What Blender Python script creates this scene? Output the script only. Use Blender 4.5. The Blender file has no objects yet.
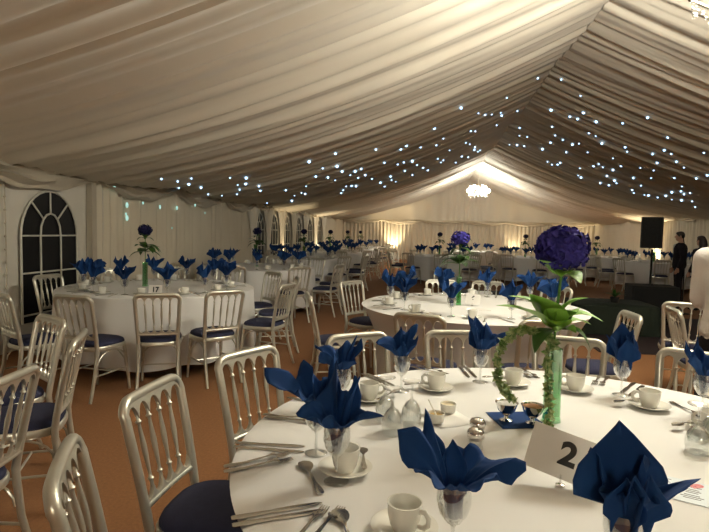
import bpy, math, random
from mathutils import Vector, Matrix

C = bpy.context.scene.collection
sc = bpy.context.scene
PI = math.pi
rnd = random.Random(7)

# ---------------------------------------------------------------- camera
CAM_H, FPX = 1.41, 530.0
psi = math.atan((427 - 354.5) / FPX)
th = math.atan((266 - 231) / FPX)
rl = math.radians(1.3)
Fh = Vector((-math.sin(psi), math.cos(psi), 0)); R0 = Vector((math.cos(psi), math.sin(psi), 0)); Z = Vector((0, 0, 1))
FW = Fh * math.cos(th) - Z * math.sin(th)
U0 = Fh * math.sin(th) + Z * math.cos(th)
RT = R0 * math.cos(rl) + U0 * math.sin(rl)
UP = U0 * math.cos(rl) - R0 * math.sin(rl)
CAM = Vector((0, 0, CAM_H))
cd = bpy.data.cameras.new('camera'); co = bpy.data.objects.new('camera', cd); C.objects.link(co)
cd.sensor_width = 36; cd.lens = FPX / 709 * 36; cd.clip_start = .05; cd.clip_end = 200
co.matrix_world = Matrix(((RT.x, UP.x, -FW.x, CAM.x), (RT.y, UP.y, -FW.y, CAM.y), (RT.z, UP.z, -FW.z, CAM.z), (0, 0, 0, 1)))
sc.camera = co
def ray(px, py): return RT * ((px - 354.5) / FPX) + UP * ((266 - py) / FPX) + FW
def at(px, py, z):
    d = ray(px, py); return CAM + d * ((z - CAM_H) / d.z)
def aty(px, py, y):
    d = ray(px, py); return CAM + d * (y / d.y)

# ---------------------------------------------------------------- world, exposure
w = bpy.data.worlds.new('night'); sc.world = w; w.use_nodes = True
w.node_tree.nodes['Background'].inputs[0].default_value = (.02, .025, .04, 1)
w.node_tree.nodes['Background'].inputs[1].default_value = .3
sc.view_settings.view_transform = 'Standard'; sc.view_settings.look = 'None'
sc.view_settings.gamma = 1; sc.view_settings.use_curve_mapping = False
sc.view_settings.exposure = 0.90
sc.cycles.max_bounces = 10; sc.cycles.diffuse_bounces = 4; sc.cycles.glossy_bounces = 3
sc.cycles.transparent_max_bounces = 24; sc.cycles.sample_clamp_indirect = 4
sc.cycles.caustics_reflective = False; sc.cycles.caustics_refractive = False
sc.cycles.use_denoising = True
LAMP_E = 150.0        # emission of the chandelier shades
HALL_Y = (-5.5, 3.35, 21.4)

# ---------------------------------------------------------------- materials
def mat(name, col, rough=.7, metal=0, noise=None, bump=None, spec=None, sheen=0, emit=None, estr=0, trans=0):
    m = bpy.data.materials.new(name); m.use_nodes = True
    nt = m.node_tree; b = nt.nodes['Principled BSDF']
    b.inputs['Base Color'].default_value = (*col, 1); b.inputs['Roughness'].default_value = rough
    b.inputs['Metallic'].default_value = metal
    if spec is not None: b.inputs['Specular IOR Level'].default_value = spec
    if sheen: b.inputs['Sheen Weight'].default_value = sheen
    if emit: b.inputs['Emission Color'].default_value = (*emit, 1); b.inputs['Emission Strength'].default_value = estr
    if trans: b.inputs['Transmission Weight'].default_value = trans
    tc = nt.nodes.new('ShaderNodeTexCoord')
    if noise:   # (scale, amount, col2)
        n = nt.nodes.new('ShaderNodeTexNoise'); n.inputs['Scale'].default_value = noise[0]; n.inputs['Detail'].default_value = 5
        nt.links.new(tc.outputs['Object'], n.inputs['Vector'])
        r = nt.nodes.new('ShaderNodeValToRGB'); r.color_ramp.elements[0].position = .5 - noise[1]; r.color_ramp.elements[1].position = .5 + noise[1]
        r.color_ramp.elements[0].color = (*col, 1); r.color_ramp.elements[1].color = (*noise[2], 1)
        nt.links.new(n.outputs['Fac'], r.inputs[0]); nt.links.new(r.outputs[0], b.inputs['Base Color'])
    if bump:    # (scale, strength)
        n = nt.nodes.new('ShaderNodeTexNoise'); n.inputs['Scale'].default_value = bump[0]; n.inputs['Detail'].default_value = 3
        nt.links.new(tc.outputs['Object'], n.inputs['Vector'])
        bu = nt.nodes.new('ShaderNodeBump'); bu.inputs['Strength'].default_value = bump[1]; bu.inputs['Distance'].default_value = .01
        nt.links.new(n.outputs['Fac'], bu.inputs['Height']); nt.links.new(bu.outputs[0], b.inputs['Normal'])
    return m
def glassy(name, tint, edge=.9):
    m = bpy.data.materials.new(name); m.use_nodes = True; nt = m.node_tree
    for n in list(nt.nodes): nt.nodes.remove(n)
    o = nt.nodes.new('ShaderNodeOutputMaterial'); t = nt.nodes.new('ShaderNodeBsdfTransparent'); g = nt.nodes.new('ShaderNodeBsdfGlossy')
    t.inputs[0].default_value = (*tint, 1); g.inputs['Roughness'].default_value = .04; g.inputs[0].default_value = (1, 1, 1, 1)
    lw = nt.nodes.new('ShaderNodeLayerWeight'); lw.inputs[0].default_value = .38
    mr = nt.nodes.new('ShaderNodeMapRange'); mr.inputs[3].default_value = .12; mr.inputs[4].default_value = edge
    mx = nt.nodes.new('ShaderNodeMixShader')
    nt.links.new(lw.outputs['Facing'], mr.inputs[0]); nt.links.new(mr.outputs[0], mx.inputs[0])
    nt.links.new(t.outputs[0], mx.inputs[1]); nt.links.new(g.outputs[0], mx.inputs[2]); nt.links.new(mx.outputs[0], o.inputs[0])
    return m
M = dict(
    ivory=mat('ivory lining', (.80, .74, .63), .75, sheen=.2, noise=(1.2, .3, (.76, .70, .59))),
    starcloth=mat('starlight lining', (.70, .64, .52), .8, noise=(1.2, .3, (.65, .59, .48))),
    drape=mat('wall drape', (.70, .63, .50), .8, noise=(2, .3, (.65, .58, .46))),
    pvc=mat('white tent sheet', (.72, .68, .60), .5, noise=(1.5, .3, (.66, .62, .54))),
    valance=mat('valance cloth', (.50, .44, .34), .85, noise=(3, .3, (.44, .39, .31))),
    night=mat('night window film', (.006, .006, .007), .4, spec=.12),
    muntin=mat('window bars', (.62, .60, .52), .5),
    carpet=mat('orange brown carpet', (.22, .095, .035), .95, noise=(60, .25, (.30, .135, .05)), bump=(250, .5)),
    matdark=mat('dark dance mat', (.032, .022, .022), .6, spec=.25, noise=(4, .3, (.026, .018, .022))),
    silver=mat('silver painted wood', (.62, .60, .52), .30, .6, noise=(9, .3, (.55, .53, .45))),
    navy=mat('navy seat fabric', (.016, .018, .05), .9, noise=(40, .3, (.022, .025, .065)), bump=(400, .4)),
    linen=mat('white linen', (.80, .79, .77), .8, noise=(3, .3, (.77, .76, .74)), bump=(9, .12)),
    wood=mat('plywood', (.35, .22, .11), .6, noise=(8, .3, (.28, .17, .08))),
    blue=mat('royal blue napkin', (.005, .042, .165), .8, noise=(14, .3, (.004, .032, .130)), spec=.25),
    china=mat('white china', (.80, .78, .71), .18, noise=(3, .3, (.78, .76, .69))),
    steel=mat('polished cutlery steel', (.62, .59, .53), .16, 1, noise=(20, .3, (.55, .53, .48))),
    chrome=mat('chrome', (.75, .73, .70), .08, 1, noise=(20, .3, (.7, .68, .66))),
    paper=mat('white card', (.84, .82, .78), .6, noise=(30, .3, (.82, .80, .76))),
    bluepaper=mat('pale menu card', (.70, .76, .80), .5, noise=(30, .3, (.68, .74, .79))),
    ink=mat('black ink', (.01, .01, .01), .5, noise=(30, .3, (.014, .012, .012))),
    pink=mat('rose pink print', (.75, .14, .17), .5, noise=(120, .2, (.8, .3, .3))),
    leaf=mat('green leaf', (.15, .36, .03), .45, noise=(16, .25, (.28, .52, .08))),
    leafdark=mat('dark leaf', (.03, .09, .015), .45, noise=(16, .25, (.05, .13, .02))),
    ivy=mat('variegated ivy', (.09, .20, .03), .5, noise=(60, .12, (.42, .46, .22))),
    bloomdark=mat('deep navy petals', (.008, .009, .035), .8, spec=.2, noise=(45, .2, (.014, .014, .07))),
    stem=mat('green stem', (.06, .16, .03), .5, noise=(20, .3, (.08, .20, .04))),
    bloom=mat('violet blue petals', (.020, .018, .145), .8, spec=.2, noise=(45, .2, (.058, .046, .30))),
    sugar=mat('white sugar', (.85, .83, .78), .8, bump=(300, .6), noise=(200, .3, (.75, .73, .68))),
    brown=mat('brown sugar', (.42, .22, .10), .8, bump=(300, .6), noise=(200, .3, (.36, .18, .08))),
    cream=mat('cream sauce', (.70, .62, .42), .4, noise=(30, .3, (.66, .58, .38))),
    mustard=mat('mustard sauce', (.52, .36, .12), .4, noise=(30, .3, (.46, .30, .09))),
    black=mat('black vinyl', (.008, .008, .008), .8, spec=.12, noise=(30, .3, (.018, .017, .016))),
    greencloth=mat('dark green baize', (.012, .017, .012), .9, spec=.15, noise=(30, .3, (.017, .022, .016))),
    grille=mat('black speaker grille', (.006, .006, .006), .8, spec=.1, noise=(200, .1, (.014, .014, .014))),
    skin=mat('skin', (.45, .26, .18), .55, noise=(20, .3, (.42, .24, .165))),
    hairdark=mat('dark brown hair', (.018, .012, .009), .6, noise=(60, .3, (.03, .02, .014))),
    hairblond=mat('blond hair', (.45, .35, .20), .6, noise=(60, .3, (.36, .27, .15))),
    suit=mat('dark suit', (.012, .010, .014), .85, spec=.1, noise=(60, .3, (.022, .02, .024))),
    shirt=mat('pale shirt', (.35, .38, .36), .8, noise=(60, .3, (.32, .35, .33))),
    sweater=mat('white knit', (.74, .69, .66), .9, noise=(80, .3, (.70, .65, .62)), bump=(120, .4)),
    brass=mat('pale gilt metal', (.80, .74, .62), .25, 1, noise=(20, .3, (.75, .68, .55))),
    lamp=mat('lit frosted shade', (1, .95, .85), .5, emit=(1, .965, .82), estr=LAMP_E, noise=(5, .3, (1, .94, .84))),
    star=mat('blue white LED', (.7, .85, 1), .5, emit=(.42, .68, 1), estr=1.8, noise=(5, .3, (.7, .84, 1))),
    glow=mat('green blue LED behind cloth', (.5, .8, .8), .5, emit=(.33, .60, .55), estr=.55, noise=(5, .3, (.5, .8, .8))),
    upl=mat('lit uplighter lens', (1, .9, .7), .5, emit=(1, .84, .58), estr=40, noise=(5, .3, (1, .9, .7))),
    glass=glassy('clear glass', (.93, .945, .94)),
    greenglass=glassy('green glass', (.30, .72, .36), .75),
    carpetline=mat('matting joint', (.12, .055, .03), .9, noise=(20, .3, (.10, .05, .03))),
)
for k in ('star', 'glow'): M[k].cycles.emission_sampling = 'NONE'

# ---------------------------------------------------------------- mesh helpers
class MB:
    def __init__(s): s.v = []; s.f = []; s.mi = []
    def grid(s, rows, closed=False, m=0):
        b = len(s.v); n = len(rows[0])
        for r in rows: s.v += [tuple(p) for p in r]
        for i in range(len(rows) - 1):
            for j in range(n if closed else n - 1):
                k = (j + 1) % n
                s.f.append((b + i * n + j, b + i * n + k, b + (i + 1) * n + k, b + (i + 1) * n + j)); s.mi.append(m)
        return b
    def box(s, x0, x1, y0, y1, z0, z1, m=0, mtx=None):
        b = len(s.v); p = [(x, y, z) for z in (z0, z1) for y in (y0, y1) for x in (x0, x1)]
        if mtx: p = [tuple(mtx @ Vector(q)) for q in p]
        s.v += p
        for f in ((0, 2, 3, 1), (4, 5, 7, 6), (0, 1, 5, 4), (2, 6, 7, 3), (0, 4, 6, 2), (1, 3, 7, 5)):
            s.f.append(tuple(b + i for i in f)); s.mi.append(m)
    def lathe(s, prof, n=20, o=(0, 0, 0), axis=None, m=0, cap=True):
        rows = []
        q = Vector((0, 0, 1)).rotation_difference(Vector(axis)) if axis is not None else None
        for r, z in prof:
            row = []
            for i in range(n):
                a = 2 * PI * i / n; p = Vector((r * math.cos(a), r * math.sin(a), z))
                if q: p = q @ p
                row.append(Vector(o) + p)
            rows.append(row)
        b = s.grid(rows, True, m)
        if cap:
            if prof[0][0] > 1e-5: s.f.append(tuple(b + i for i in reversed(range(n)))); s.mi.append(m)
            if prof[-1][0] > 1e-5: s.f.append(tuple(b + (len(prof) - 1) * n + i for i in range(n))); s.mi.append(m)
    def tube(s, pts, r, n=8, m=0, flat=1.0, closed=False):
        pts = [Vector(p) for p in pts]; rows = []; up = None
        rr = r if isinstance(r, (list, tuple)) else [r] * len(pts)
        for i, p in enumerate(pts):
            if closed: d = pts[(i + 1) % len(pts)] - pts[i - 1]
            else: d = pts[min(i + 1, len(pts) - 1)] - pts[max(i - 1, 0)]
            d.normalize()
            if up is None: up = Vector((0, 0, 1)) if abs(d.z) < .9 else Vector((0, 1, 0))
            a = d.cross(up)
            if a.length < 1e-4: a = d.orthogonal()
            a.normalize(); up = a.cross(d).normalized()
            rows.append([p + a * (math.cos(2 * PI * k / n) * rr[i]) + up * (math.sin(2 * PI * k / n) * rr[i] * flat) for k in range(n)])
        if closed: rows.append(rows[0])
        b = s.grid(rows, True, m)
        if not closed:
            s.f.append(tuple(b + i for i in range(n))); s.mi.append(m)
            s.f.append(tuple(b + (len(rows) - 1) * n + i for i in reversed(range(n)))); s.mi.append(m)
    def ball(s, c, r, n=10, k=6, m=0):
        if not isinstance(r, (tuple, list)): r = (r, r, r)
        rows = []
        for i in range(k + 1):
            t = -PI / 2 + PI * i / k
            rows.append([(c[0] + r[0] * math.cos(t) * math.cos(2 * PI * j / n), c[1] + r[1] * math.cos(t) * math.sin(2 * PI * j / n), c[2] + r[2] * math.sin(t)) for j in range(n)])
        s.grid(rows, True, m)
    def mesh(s, name, mats, smooth=True):
        me = bpy.data.meshes.new(name); me.from_pydata(s.v, [], s.f)
        for m in (mats if isinstance(mats, (list, tuple)) else [mats]): me.materials.append(m)
        me.polygons.foreach_set('material_index', s.mi)
        me.polygons.foreach_set('use_smooth', [smooth] * len(s.f))
        me.update()
        if smooth:
            try: me.set_sharp_from_angle(angle=math.radians(50))
            except Exception: pass
        return me
    def build(s, name, mats, parent=None, smooth=True, solid=0):
        o = bpy.data.objects.new(name, s.mesh(name, mats, smooth)); C.objects.link(o); o.parent = parent
        if solid:
            md = o.modifiers.new('t', 'SOLIDIFY'); md.thickness = solid; md.offset = 0
        return o
def tag(o, label, cat, group=None, kind=None):
    o['label'] = label; o['category'] = cat
    if group: o['group'] = group
    if kind: o['kind'] = kind
    return o
def empty(name, loc=(0, 0, 0), rz=0):
    o = bpy.data.objects.new(name, None); C.objects.link(o); o.location = loc; o.rotation_euler = (0, 0, rz)
    o.empty_display_size = .05; return o
KIDS = {}
def kids(o): return [c for c in bpy.data.objects if c.parent is o]
def copy_tree(o, loc=None, rz=None, label=None, group=None, cat=None):
    def rec(a, par):
        c = a.copy(); C.objects.link(c); c.parent = par
        if a.name not in KIDS: KIDS[a.name] = kids(a)
        for k in KIDS[a.name]: rec(k, c)
        return c
    c = rec(o, None)
    if loc is not None: c.location = loc
    if rz is not None: c.rotation_euler = (c.rotation_euler[0], c.rotation_euler[1], rz)
    if label: c['label'] = label
    if cat: c['category'] = cat
    if group: c['group'] = group
    elif 'group' in c: del c['group']
    return c
class Kind:
    """first use places the first-built thing itself, later uses copy it"""
    def __init__(s, o): s.o = o; s.used = False; KIDS[o.name] = kids(o); [KIDS.setdefault(k.name, kids(k)) for k in KIDS[o.name]]
    def put(s, loc, rz, label, cat, group=None):
        if not s.used:
            s.used = True; o = s.o; s.o = o; o.location = loc; o.rotation_euler[2] = rz; tag(o, label, cat, group); s.src = o; return o
        return copy_tree(s.o, loc, rz, label, group, cat)
def struct(o): o['kind'] = 'structure'; return o

# ---------------------------------------------------------------- the tent
XL, XR, XC = -4.5, 8.2, 1.9
ZE, ZR = 2.06, 4.12
Y0, Y1 = -9.0, 27.6
BAYS = [(-9.0, -4.5), (-4.5, 0.0), (0.0, 4.6), (4.6, 8.9), (8.9, 13.7), (13.7, 18.5), (18.5, 23.0), (23.0, 27.6)]
fr = random.Random(3)
FOLD = [(fr.uniform(2.2, 34) * (1 if i else 1), fr.uniform(0, 6.28)) for i in range(26)]
def fold(y, u, side):
    s = 0.0
    for i, (k, ph) in enumerate(FOLD):
        s += math.sin(k * y + ph + side * 1.7 + 1.1 * math.sin(u * 2.3 + i)) * (1.0 / (3 + k * .20))
    c = 1 - abs(math.sin(y * 6.1 + .6 * math.sin(y * 2.1) + side + .5 * math.sin(u * 3)))
    c2 = 1 - abs(math.sin(y * 9.7 + 1.3 * math.sin(y * 1.3) + 2 * side))
    c3 = 1 - abs(math.sin(y * (17.3 if side else 12.1) + 2.2 * math.sin(y * .9 + side) + .35 * math.sin(u * 4)))
    return s * .040 + (c ** 3) * .045 + (c2 ** 4) * .030 + (c3 ** 2.5) * (.030 if side else .014)
def roof(x, y, ripple=True):
    if x < XC: u = (XC - x) / (XC - XL); side = 0
    else: u = (x - XC) / (XR - XC); side = 1
    u = min(max(u, 0), 1)
    z = ZR + (ZE - ZR) * u - .30 * 4 * u * (1 - u) * .8
    for a, b in BAYS:
        if a <= y <= b:
            t = (y - a) / (b - a)
            z -= (.10 + .06 * math.sin(PI * u)) * math.sin(PI * t) ** .8
            break
    if ripple: z += fold(y, u, side) * (.35 + .65 * math.sin(PI * min(1, u * .93 + .07)))
    return z
floor = MB(); floor.grid([[(x, y, 0) for x in (XL - .3, XC, XR + .3)] for y in (Y0 - .3, 5, 12, Y1 + .3)])
struct(floor.build('floor', M['carpet']))
for bi, (a, b) in enumerate(BAYS):
    m = MB(); ny = max(2, int((b - a) / .035)); nu = 22
    if b <= 0: ny //= 2
    for side in (0, 1):
        rows = []
        for i in range(ny + 1):
            y = a + (b - a) * i / ny
            y = min(max(y, a + 1e-4), b - 1e-4)
            r = []
            for j in range(nu + 1):
                u = j / nu
                x = XC + ((XL - XC) if side == 0 else (XR - XC)) * u
                r.append((x, y, roof(x + (-1e-5 if side == 0 else 1e-5), y)))
            rows.append(r)
        m.grid(rows)
    o = m.build('ceiling', M['starcloth'] if bi in (4, 5) else M['ivory']); struct(o)
# outer cover above the lining, so no night shows in the seams
m = MB()
for side in (0, 1):
    xe = XL - .25 if side == 0 else XR + .25
    m.grid([[(XC, y, ZR + .45), (xe, y, ZE + .42)] for y in (Y0 - .3, Y1 + .3)])
struct(m.build('ceiling', M['pvc']))

def pleated(name, p0, p1, z0, z1, material, amp=.035, per=.16, seed=1, ztop=None):
    r = random.Random(seed); p0 = Vector((*p0, 0)); p1 = Vector((*p1, 0)); d = p1 - p0; L = d.length; d.normalize(); nrm = Vector((-d.y, d.x, 0))
    n = int(L / .03); rows = []
    nz = 6
    for k in range(nz + 1):
        t = k / nz; row = []
        for i in range(n + 1):
            s = L * i / n
            a = math.sin(2 * PI * s / per + 1.3 * math.sin(s * 1.7 + seed)) + .4 * math.sin(2 * PI * s / (per * 2.7) + seed + .6 * t)
            p = p0 + d * s + nrm * (amp * a * (.75 + .25 * t))
            zt = ztop(s) if ztop else z1
            row.append((p.x, p.y, z0 + (zt - z0) * t))
        rows.append(row)
    m = MB(); m.grid(rows); return m.build(name, material)
# back (far) gable and walls
def gable(name, y, sgn):
    m = MB(); n = 240; rows = []
    for k in range(5):
        t = k / 4; row = []
        for i in range(n + 1):
            x = XL + (XR - XL) * i / n
            zt = roof(x, min(max(y, Y0 + .01), Y1 - .01), False) + .12
            # gathers fan down from the peak
            ang = math.atan2(x - XC, 1.2)
            row.append((x, y + sgn * .04 * math.sin(ang * 34) * (1 - t * .3), 1.98 + (max(zt, 1.99) - 1.98) * t))
        rows.append(row)
    m.grid(rows); struct(m.build(name, M['ivory']))
gable('wall_far', Y1 + .06, 1); gable('wall_near', Y0 - .06, 1)
struct(pleated('wall_far', (XL, Y1), (XR, Y1), 0, 2.02, M['drape'], seed=2, per=.19))
struct(pleated('wall_near', (XR, Y0), (XL, Y0), 0, 2.02, M['drape'], seed=3, per=.25))
struct(pleated('wall_right', (XR, Y1), (XR, Y0), 0, 2.25, M['drape'], seed=5, per=.2))
struct(pleated('wall_left', (XL + .04, 6.6), (XL + .04, 13.1), 0, 2.2, M['drape'], seed=4, per=.17))
struct(pleated('wall_left', (XL + .04, 22.4), (XL + .04, Y1), 0, 2.2, M['drape'], seed=6, per=.19))
# plain white sheet walls along the left side (behind the drape too)
m = MB()
rows = []
for k in range(5):
    rows.append([(XL + .012 * math.sin(y * 5.3 + k), y, 2.25 * k / 4) for y in [Y0 + (Y1 - Y0) * i / 240 for i in range(241)]])
m.grid(rows); struct(m.build('wall_left', M['pvc']))
# wall panel joint with lacing and the dark leg between panels
m = MB(); m.box(XL + .01, XL + .09, 6.50, 6.60, 0, 2.25)
struct(m.build('trim_1', M['valance'], smooth=False))
m = MB(); m.tube([(XL + .035, 5.10, .02), (XL + .035, 5.11, 1), (XL + .035, 5.10, 2.1)], .006)
for i in range(14): m.ball((XL + .035, 5.10, .15 + i * .14), .014)
struct(m.build('trim_2', M['valance']))

def arch_window(idx, yc, wd, ztop, curtain=False):
    hw = wd / 2; z0 = .28; zs = ztop - hw * 1.12
    def outline(s):
        pts = [(yc - hw * s, z0), (yc - hw * s, zs)]
        for i in range(1, 16):
            a = PI - PI * i / 16; pts.append((yc + hw * s * math.cos(a), zs + (ztop - zs) * s * math.sin(a)))
        return pts + [(yc + hw * s, zs), (yc + hw * s, z0)]
    x = XL + .022
    root = MB(); o = outline(1)
    b = len(root.v); root.v += [(x, p[0], p[1]) for p in o]; root.f.append(tuple(range(len(o)))); root.mi.append(0)
    win = struct(root.build('window_%d' % idx, M['night'], smooth=False))
    f = MB(); x += .008
    f.tube([(x, *p) for p in o] , .014, 6)
    inner = [(x, yc - hw * .36, z0), (x, yc - hw * .36, zs)]
    for i in range(1, 8):
        a = PI - PI * i / 8; inner.append((x, yc + hw * .36 * math.cos(a), zs + .02 + hw * .52 * math.sin(a)))
    inner += [(x, yc + hw * .36, zs), (x, yc + hw * .36, z0)]
    f.tube(inner, .012, 6)
    for z in (zs + .005, zs - .42, zs - .9):
        if z > z0: f.tube([(x, yc - hw, z), (x, yc + hw, z)], .011, 6)
    for a in (PI * .27, PI * .5, PI * .73):
        f.tube([(x, yc + hw * .36 * math.cos(a) * 1.1, zs + .02 + hw * .52 * math.sin(a)), (x, yc + hw * math.cos(a), zs + (ztop - zs) * math.sin(a))], .011, 6)
    f.build('window_frame', M['muntin'], win)
arch_window(1, 5.80, .95, 1.80)
for i, y in enumerate((13.75, 15.1, 16.5, 18.1, 19.9, 21.6)): arch_window(i + 2, y, .82, 1.84)
# gathered drapes tied between the far windows: wide at the eave, pinched below
for i, y in enumerate((14.4, 15.8, 17.3, 19.0, 20.75, 22.35, 13.1)):
    m = MB(); rows = []
    for k in range(17):
        t = k / 16; z = 2.1 * t
        hw = .13 + .50 * max(0, (t - .42) / .58) ** 2.2 + .05 * (1 - t)
        rows.append([(XL + .08 + .03 * math.sin(q * 2.6) , y + hw * (q / 16 - .5) * 2 * .98, z) for q in range(17)])
    m.grid(rows); tag(m.build('curtain', M['ivory']), 'ivory drape gathered between two far arched windows', 'curtain', 'gathered drapes between the far windows')

# valances: scalloped cloth along the eaves and across the far wall
def swag(name, p0, p1, ztop, depth, span, label, seed, off=.1, lift=0):
    p0 = Vector((*p0, 0)); p1 = Vector((*p1, 0)); d = p1 - p0; L = d.length; d.normalize(); nrm = Vector((d.y, -d.x, 0))
    n = int(L / .06); rows = []; r = random.Random(seed)
    for k in range(8):
        t = k / 7; row = []
        for i in range(n + 1):
            s = L * i / n; ph = abs(math.sin(PI * s / span))
            dz = depth * (.35 + .65 * ph ** .8)
            y = p0 + d * s + nrm * (off + .05 * math.sin(PI * t) * (1 + math.sin(t * 18 + s * 1.5)) )
            row.append((y.x, y.y, ztop - dz * t + .014 * math.sin(s * 9 + t * 7 + seed)))
        rows.append(row)
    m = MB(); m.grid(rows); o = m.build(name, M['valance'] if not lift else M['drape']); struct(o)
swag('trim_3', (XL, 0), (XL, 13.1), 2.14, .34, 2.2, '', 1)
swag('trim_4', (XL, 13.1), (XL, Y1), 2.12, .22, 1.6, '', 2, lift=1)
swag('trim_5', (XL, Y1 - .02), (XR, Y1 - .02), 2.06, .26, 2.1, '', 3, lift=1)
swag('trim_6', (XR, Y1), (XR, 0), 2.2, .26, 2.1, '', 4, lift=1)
# dark matting laid over the carpet for dancing
m = MB(); m.box(2.12, 7.4, 6.75, 9.9, .0, .012); struct(m.build('floor', M['matdark'], smooth=False))

# ---------------------------------------------------------------- silver banqueting chair
def by(z): # y of the back at a height
    t = max(0, (z - .44) / .44); return -.175 - .085 * t ** 1.15
def hwid(z): t = max(0, min(1, (z - .44) / .44)); return .157 + .022 * t
def bow(x): return -.012 * (1 - (x / .2) ** 2)
def spindle_prof(L):
    return [(.0045, 0), (.0065, .06 * L), (.006, .10 * L), (.011, .125 * L), (.006, .15 * L), (.0055, .2 * L), (.0095, .45 * L), (.010, .55 * L), (.0055, .80 * L), (.006, .83 * L), (.011, .855 * L), (.006, .88 * L), (.0045, L)]
def make_chair(lite=False):
    root = empty('banqueting_chair')
    n = 6 if lite else 10
    # inverted U of the back
    fm = MB(); pts = []
    zt, rc = .872, .05
    for i in range(7): z = .44 + (zt - rc - .44) * i / 6; pts.append((-hwid(z), by(z), z))
    hx = hwid(zt)
    for i in range(1, 6):
        a = PI - (PI / 2) * i / 6; z = zt - rc + rc * math.sin(a); x = -(hx - rc) + rc * math.cos(a); pts.append((x, by(z) + bow(x), z))
    for i in range(9): x = -(hx - rc) + 2 * (hx - rc) * i / 8; pts.append((x, by(zt) + bow(x), zt))
    pts += [(-p[0], p[1], p[2]) for p in reversed(pts[:12])]
    fm.tube(pts, .0165, n)
    def plate(zedge, sign, zc, arches=5):
        W = hwid(zc) - .01; rows = []; N = 40
        for i in range(N + 1):
            x = -W + 2 * W * i / N; f = (x + W) / (2 * W) * arches
            e = 1 - math.sqrt(max(0, 1 - min(1, abs(2 * (f - math.floor(f)) - 1) * 1.12) ** 2)) if i not in (0, N) else 1
            z1 = zedge + sign * e * (.046 if sign < 0 else .034); th_ = .008
            y0 = by(zc) + bow(x); y1 = by(z1) + bow(x)
            rows.append([(x, y0 - th_, zc), (x, y1 - th_, z1 - sign * .003), (x, y1, z1), (x, y1 + th_, z1 - sign * .003), (x, y0 + th_, zc)])
        fm.grid(rows)
    plate(.852 - .008, -1, .872)
    plate(.530 + .006, 1, .515)
    x0 = hwid(.515)
    fm.tube([(-x0 + 2 * x0 * i / 8, by(.515) + bow(-x0 + 2 * x0 * i / 8), .517) for i in range(9)], .012, n)
    fm.build('back_frame', M['silver'], root)
    za, zb = .555, .825
    for k in range(4):
        f = (k + 1) / 5; xa = (-1 + 2 * f) * (hwid(.515) - .01); xb = (-1 + 2 * f) * (hwid(.87) - .01)
        a = Vector((xa, by(za) + bow(xa), za)); b = Vector((xb, by(zb) + bow(xb), zb)); m_ = MB()
        m_.lathe(spindle_prof((b - a).length), 6 if lite else 10, a, b - a); m_.build('spindle', M['silver'], root)
    # seat frame and pad
    def outline(s, z, off=0):
        r = []
        for i in range(28):
            a = 2 * PI * i / 28; c, q = math.cos(a), math.sin(a)
            x = math.copysign(abs(c) ** .62, c); y = math.copysign(abs(q) ** .62, q)
            wx = .178 + .022 * (y + 1) / 2
            r.append((x * (wx * s), y * .195 * s + off, z))
        return r
    s = MB(); s.grid([outline(.90, .405), outline(.985, .405), outline(1.0, .415), outline(1.0, .435), outline(.97, .443), outline(.90, .441)], True)
    s.build('seat_frame', M['silver'], root)
    p = MB(); p.grid([outline(.90, .425), outline(.945, .436), outline(.955, .452), outline(.92, .470), outline(.80, .483), outline(.5, .489), outline(.05, .490)], True)
    b = p.f; p.f.append(tuple(range(len(p.v) - 28, len(p.v)))); p.mi.append(0)
    p.build('seat_pad', M['navy'], root)
    # legs
    for sx in (-1, 1):
        l = MB(); q = [(sx * .150, .150, .41), (sx * .156, .165, .25), (sx * .163, .185, .10), (sx * .167, .192, 0)]
        l.tube(q, [.016, .0155, .0125, .011], n); l.build('leg', M['silver'], root)
        l = MB(); q = [(sx * hwid(.44), by(.44), .45), (sx * .160, -.178, .38), (sx * .158, -.195, .24), (sx * .162, -.232, .10), (sx * .166, -.262, 0)]
        l.tube(q, [.016, .0165, .015, .0135, .012], n); l.build('leg', M['silver'], root)
        if not lite:
            br = MB(); q = []
            for i in range(11):
                a = PI * i / 10; q.append((sx * .157, -.172 + .165 + .165 * -math.cos(a), .28 + .115 * math.sin(a)))
            br.tube(q, .0065, 6); br.build('bracket', M['silver'], root)
    st = MB()
    for sx in (-1, 1): st.tube([(sx * .158, -.205, .205), (sx * .158, .172, .205)], .007, 6)
    st.tube([(-.158, 0, .205), (.158, 0, .205)], .007, 6)
    if not lite:
        q = [(-.152 + .304 * i / 10, .152, .28 + .11 * math.sin(PI * i / 10)) for i in range(11)]; st.tube(q, .0065, 6)
    st.build('stretcher', M['silver'], root)
    for o in kids(root):
        for v in o.data.vertices: v.co.z *= .970
    return root
chair = Kind(make_chair())
chair_far = Kind(make_chair(True))
SPOTS = []
LROW = [(-2.9, 5.45), (-2.95, 8.95), (-2.95, 12.5), (-2.95, 16.0), (-2.95, 19.5), (-2.95, 23.3)]
BT = [(.45, 15.6), (3.0, 16.4), (5.6, 18.3), (6.3, 15.6), (1.6, 20.5)]
def put_chair(tx, ty, ang, d, label, group=None, far=False, tw=0, jit=0):
    a = math.radians(ang)
    x, y = tx + d * math.cos(a), ty + d * math.sin(a)
    if group and (x < -4.05 or any((x - p) ** 2 + (y - q) ** 2 < 1.6 for p, q in LROW + BT if (p, q) != (tx, ty)) or any((x - p) ** 2 + (y - q) ** 2 < .38 for p, q in SPOTS)): return   # no room beside its neighbour
    SPOTS.append((x, y))
    rz = a + PI / 2 + math.radians(tw)      # faces the table
    return (chair_far if far else chair).put((x, y, 0), rz, label, 'chair', group)

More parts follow.
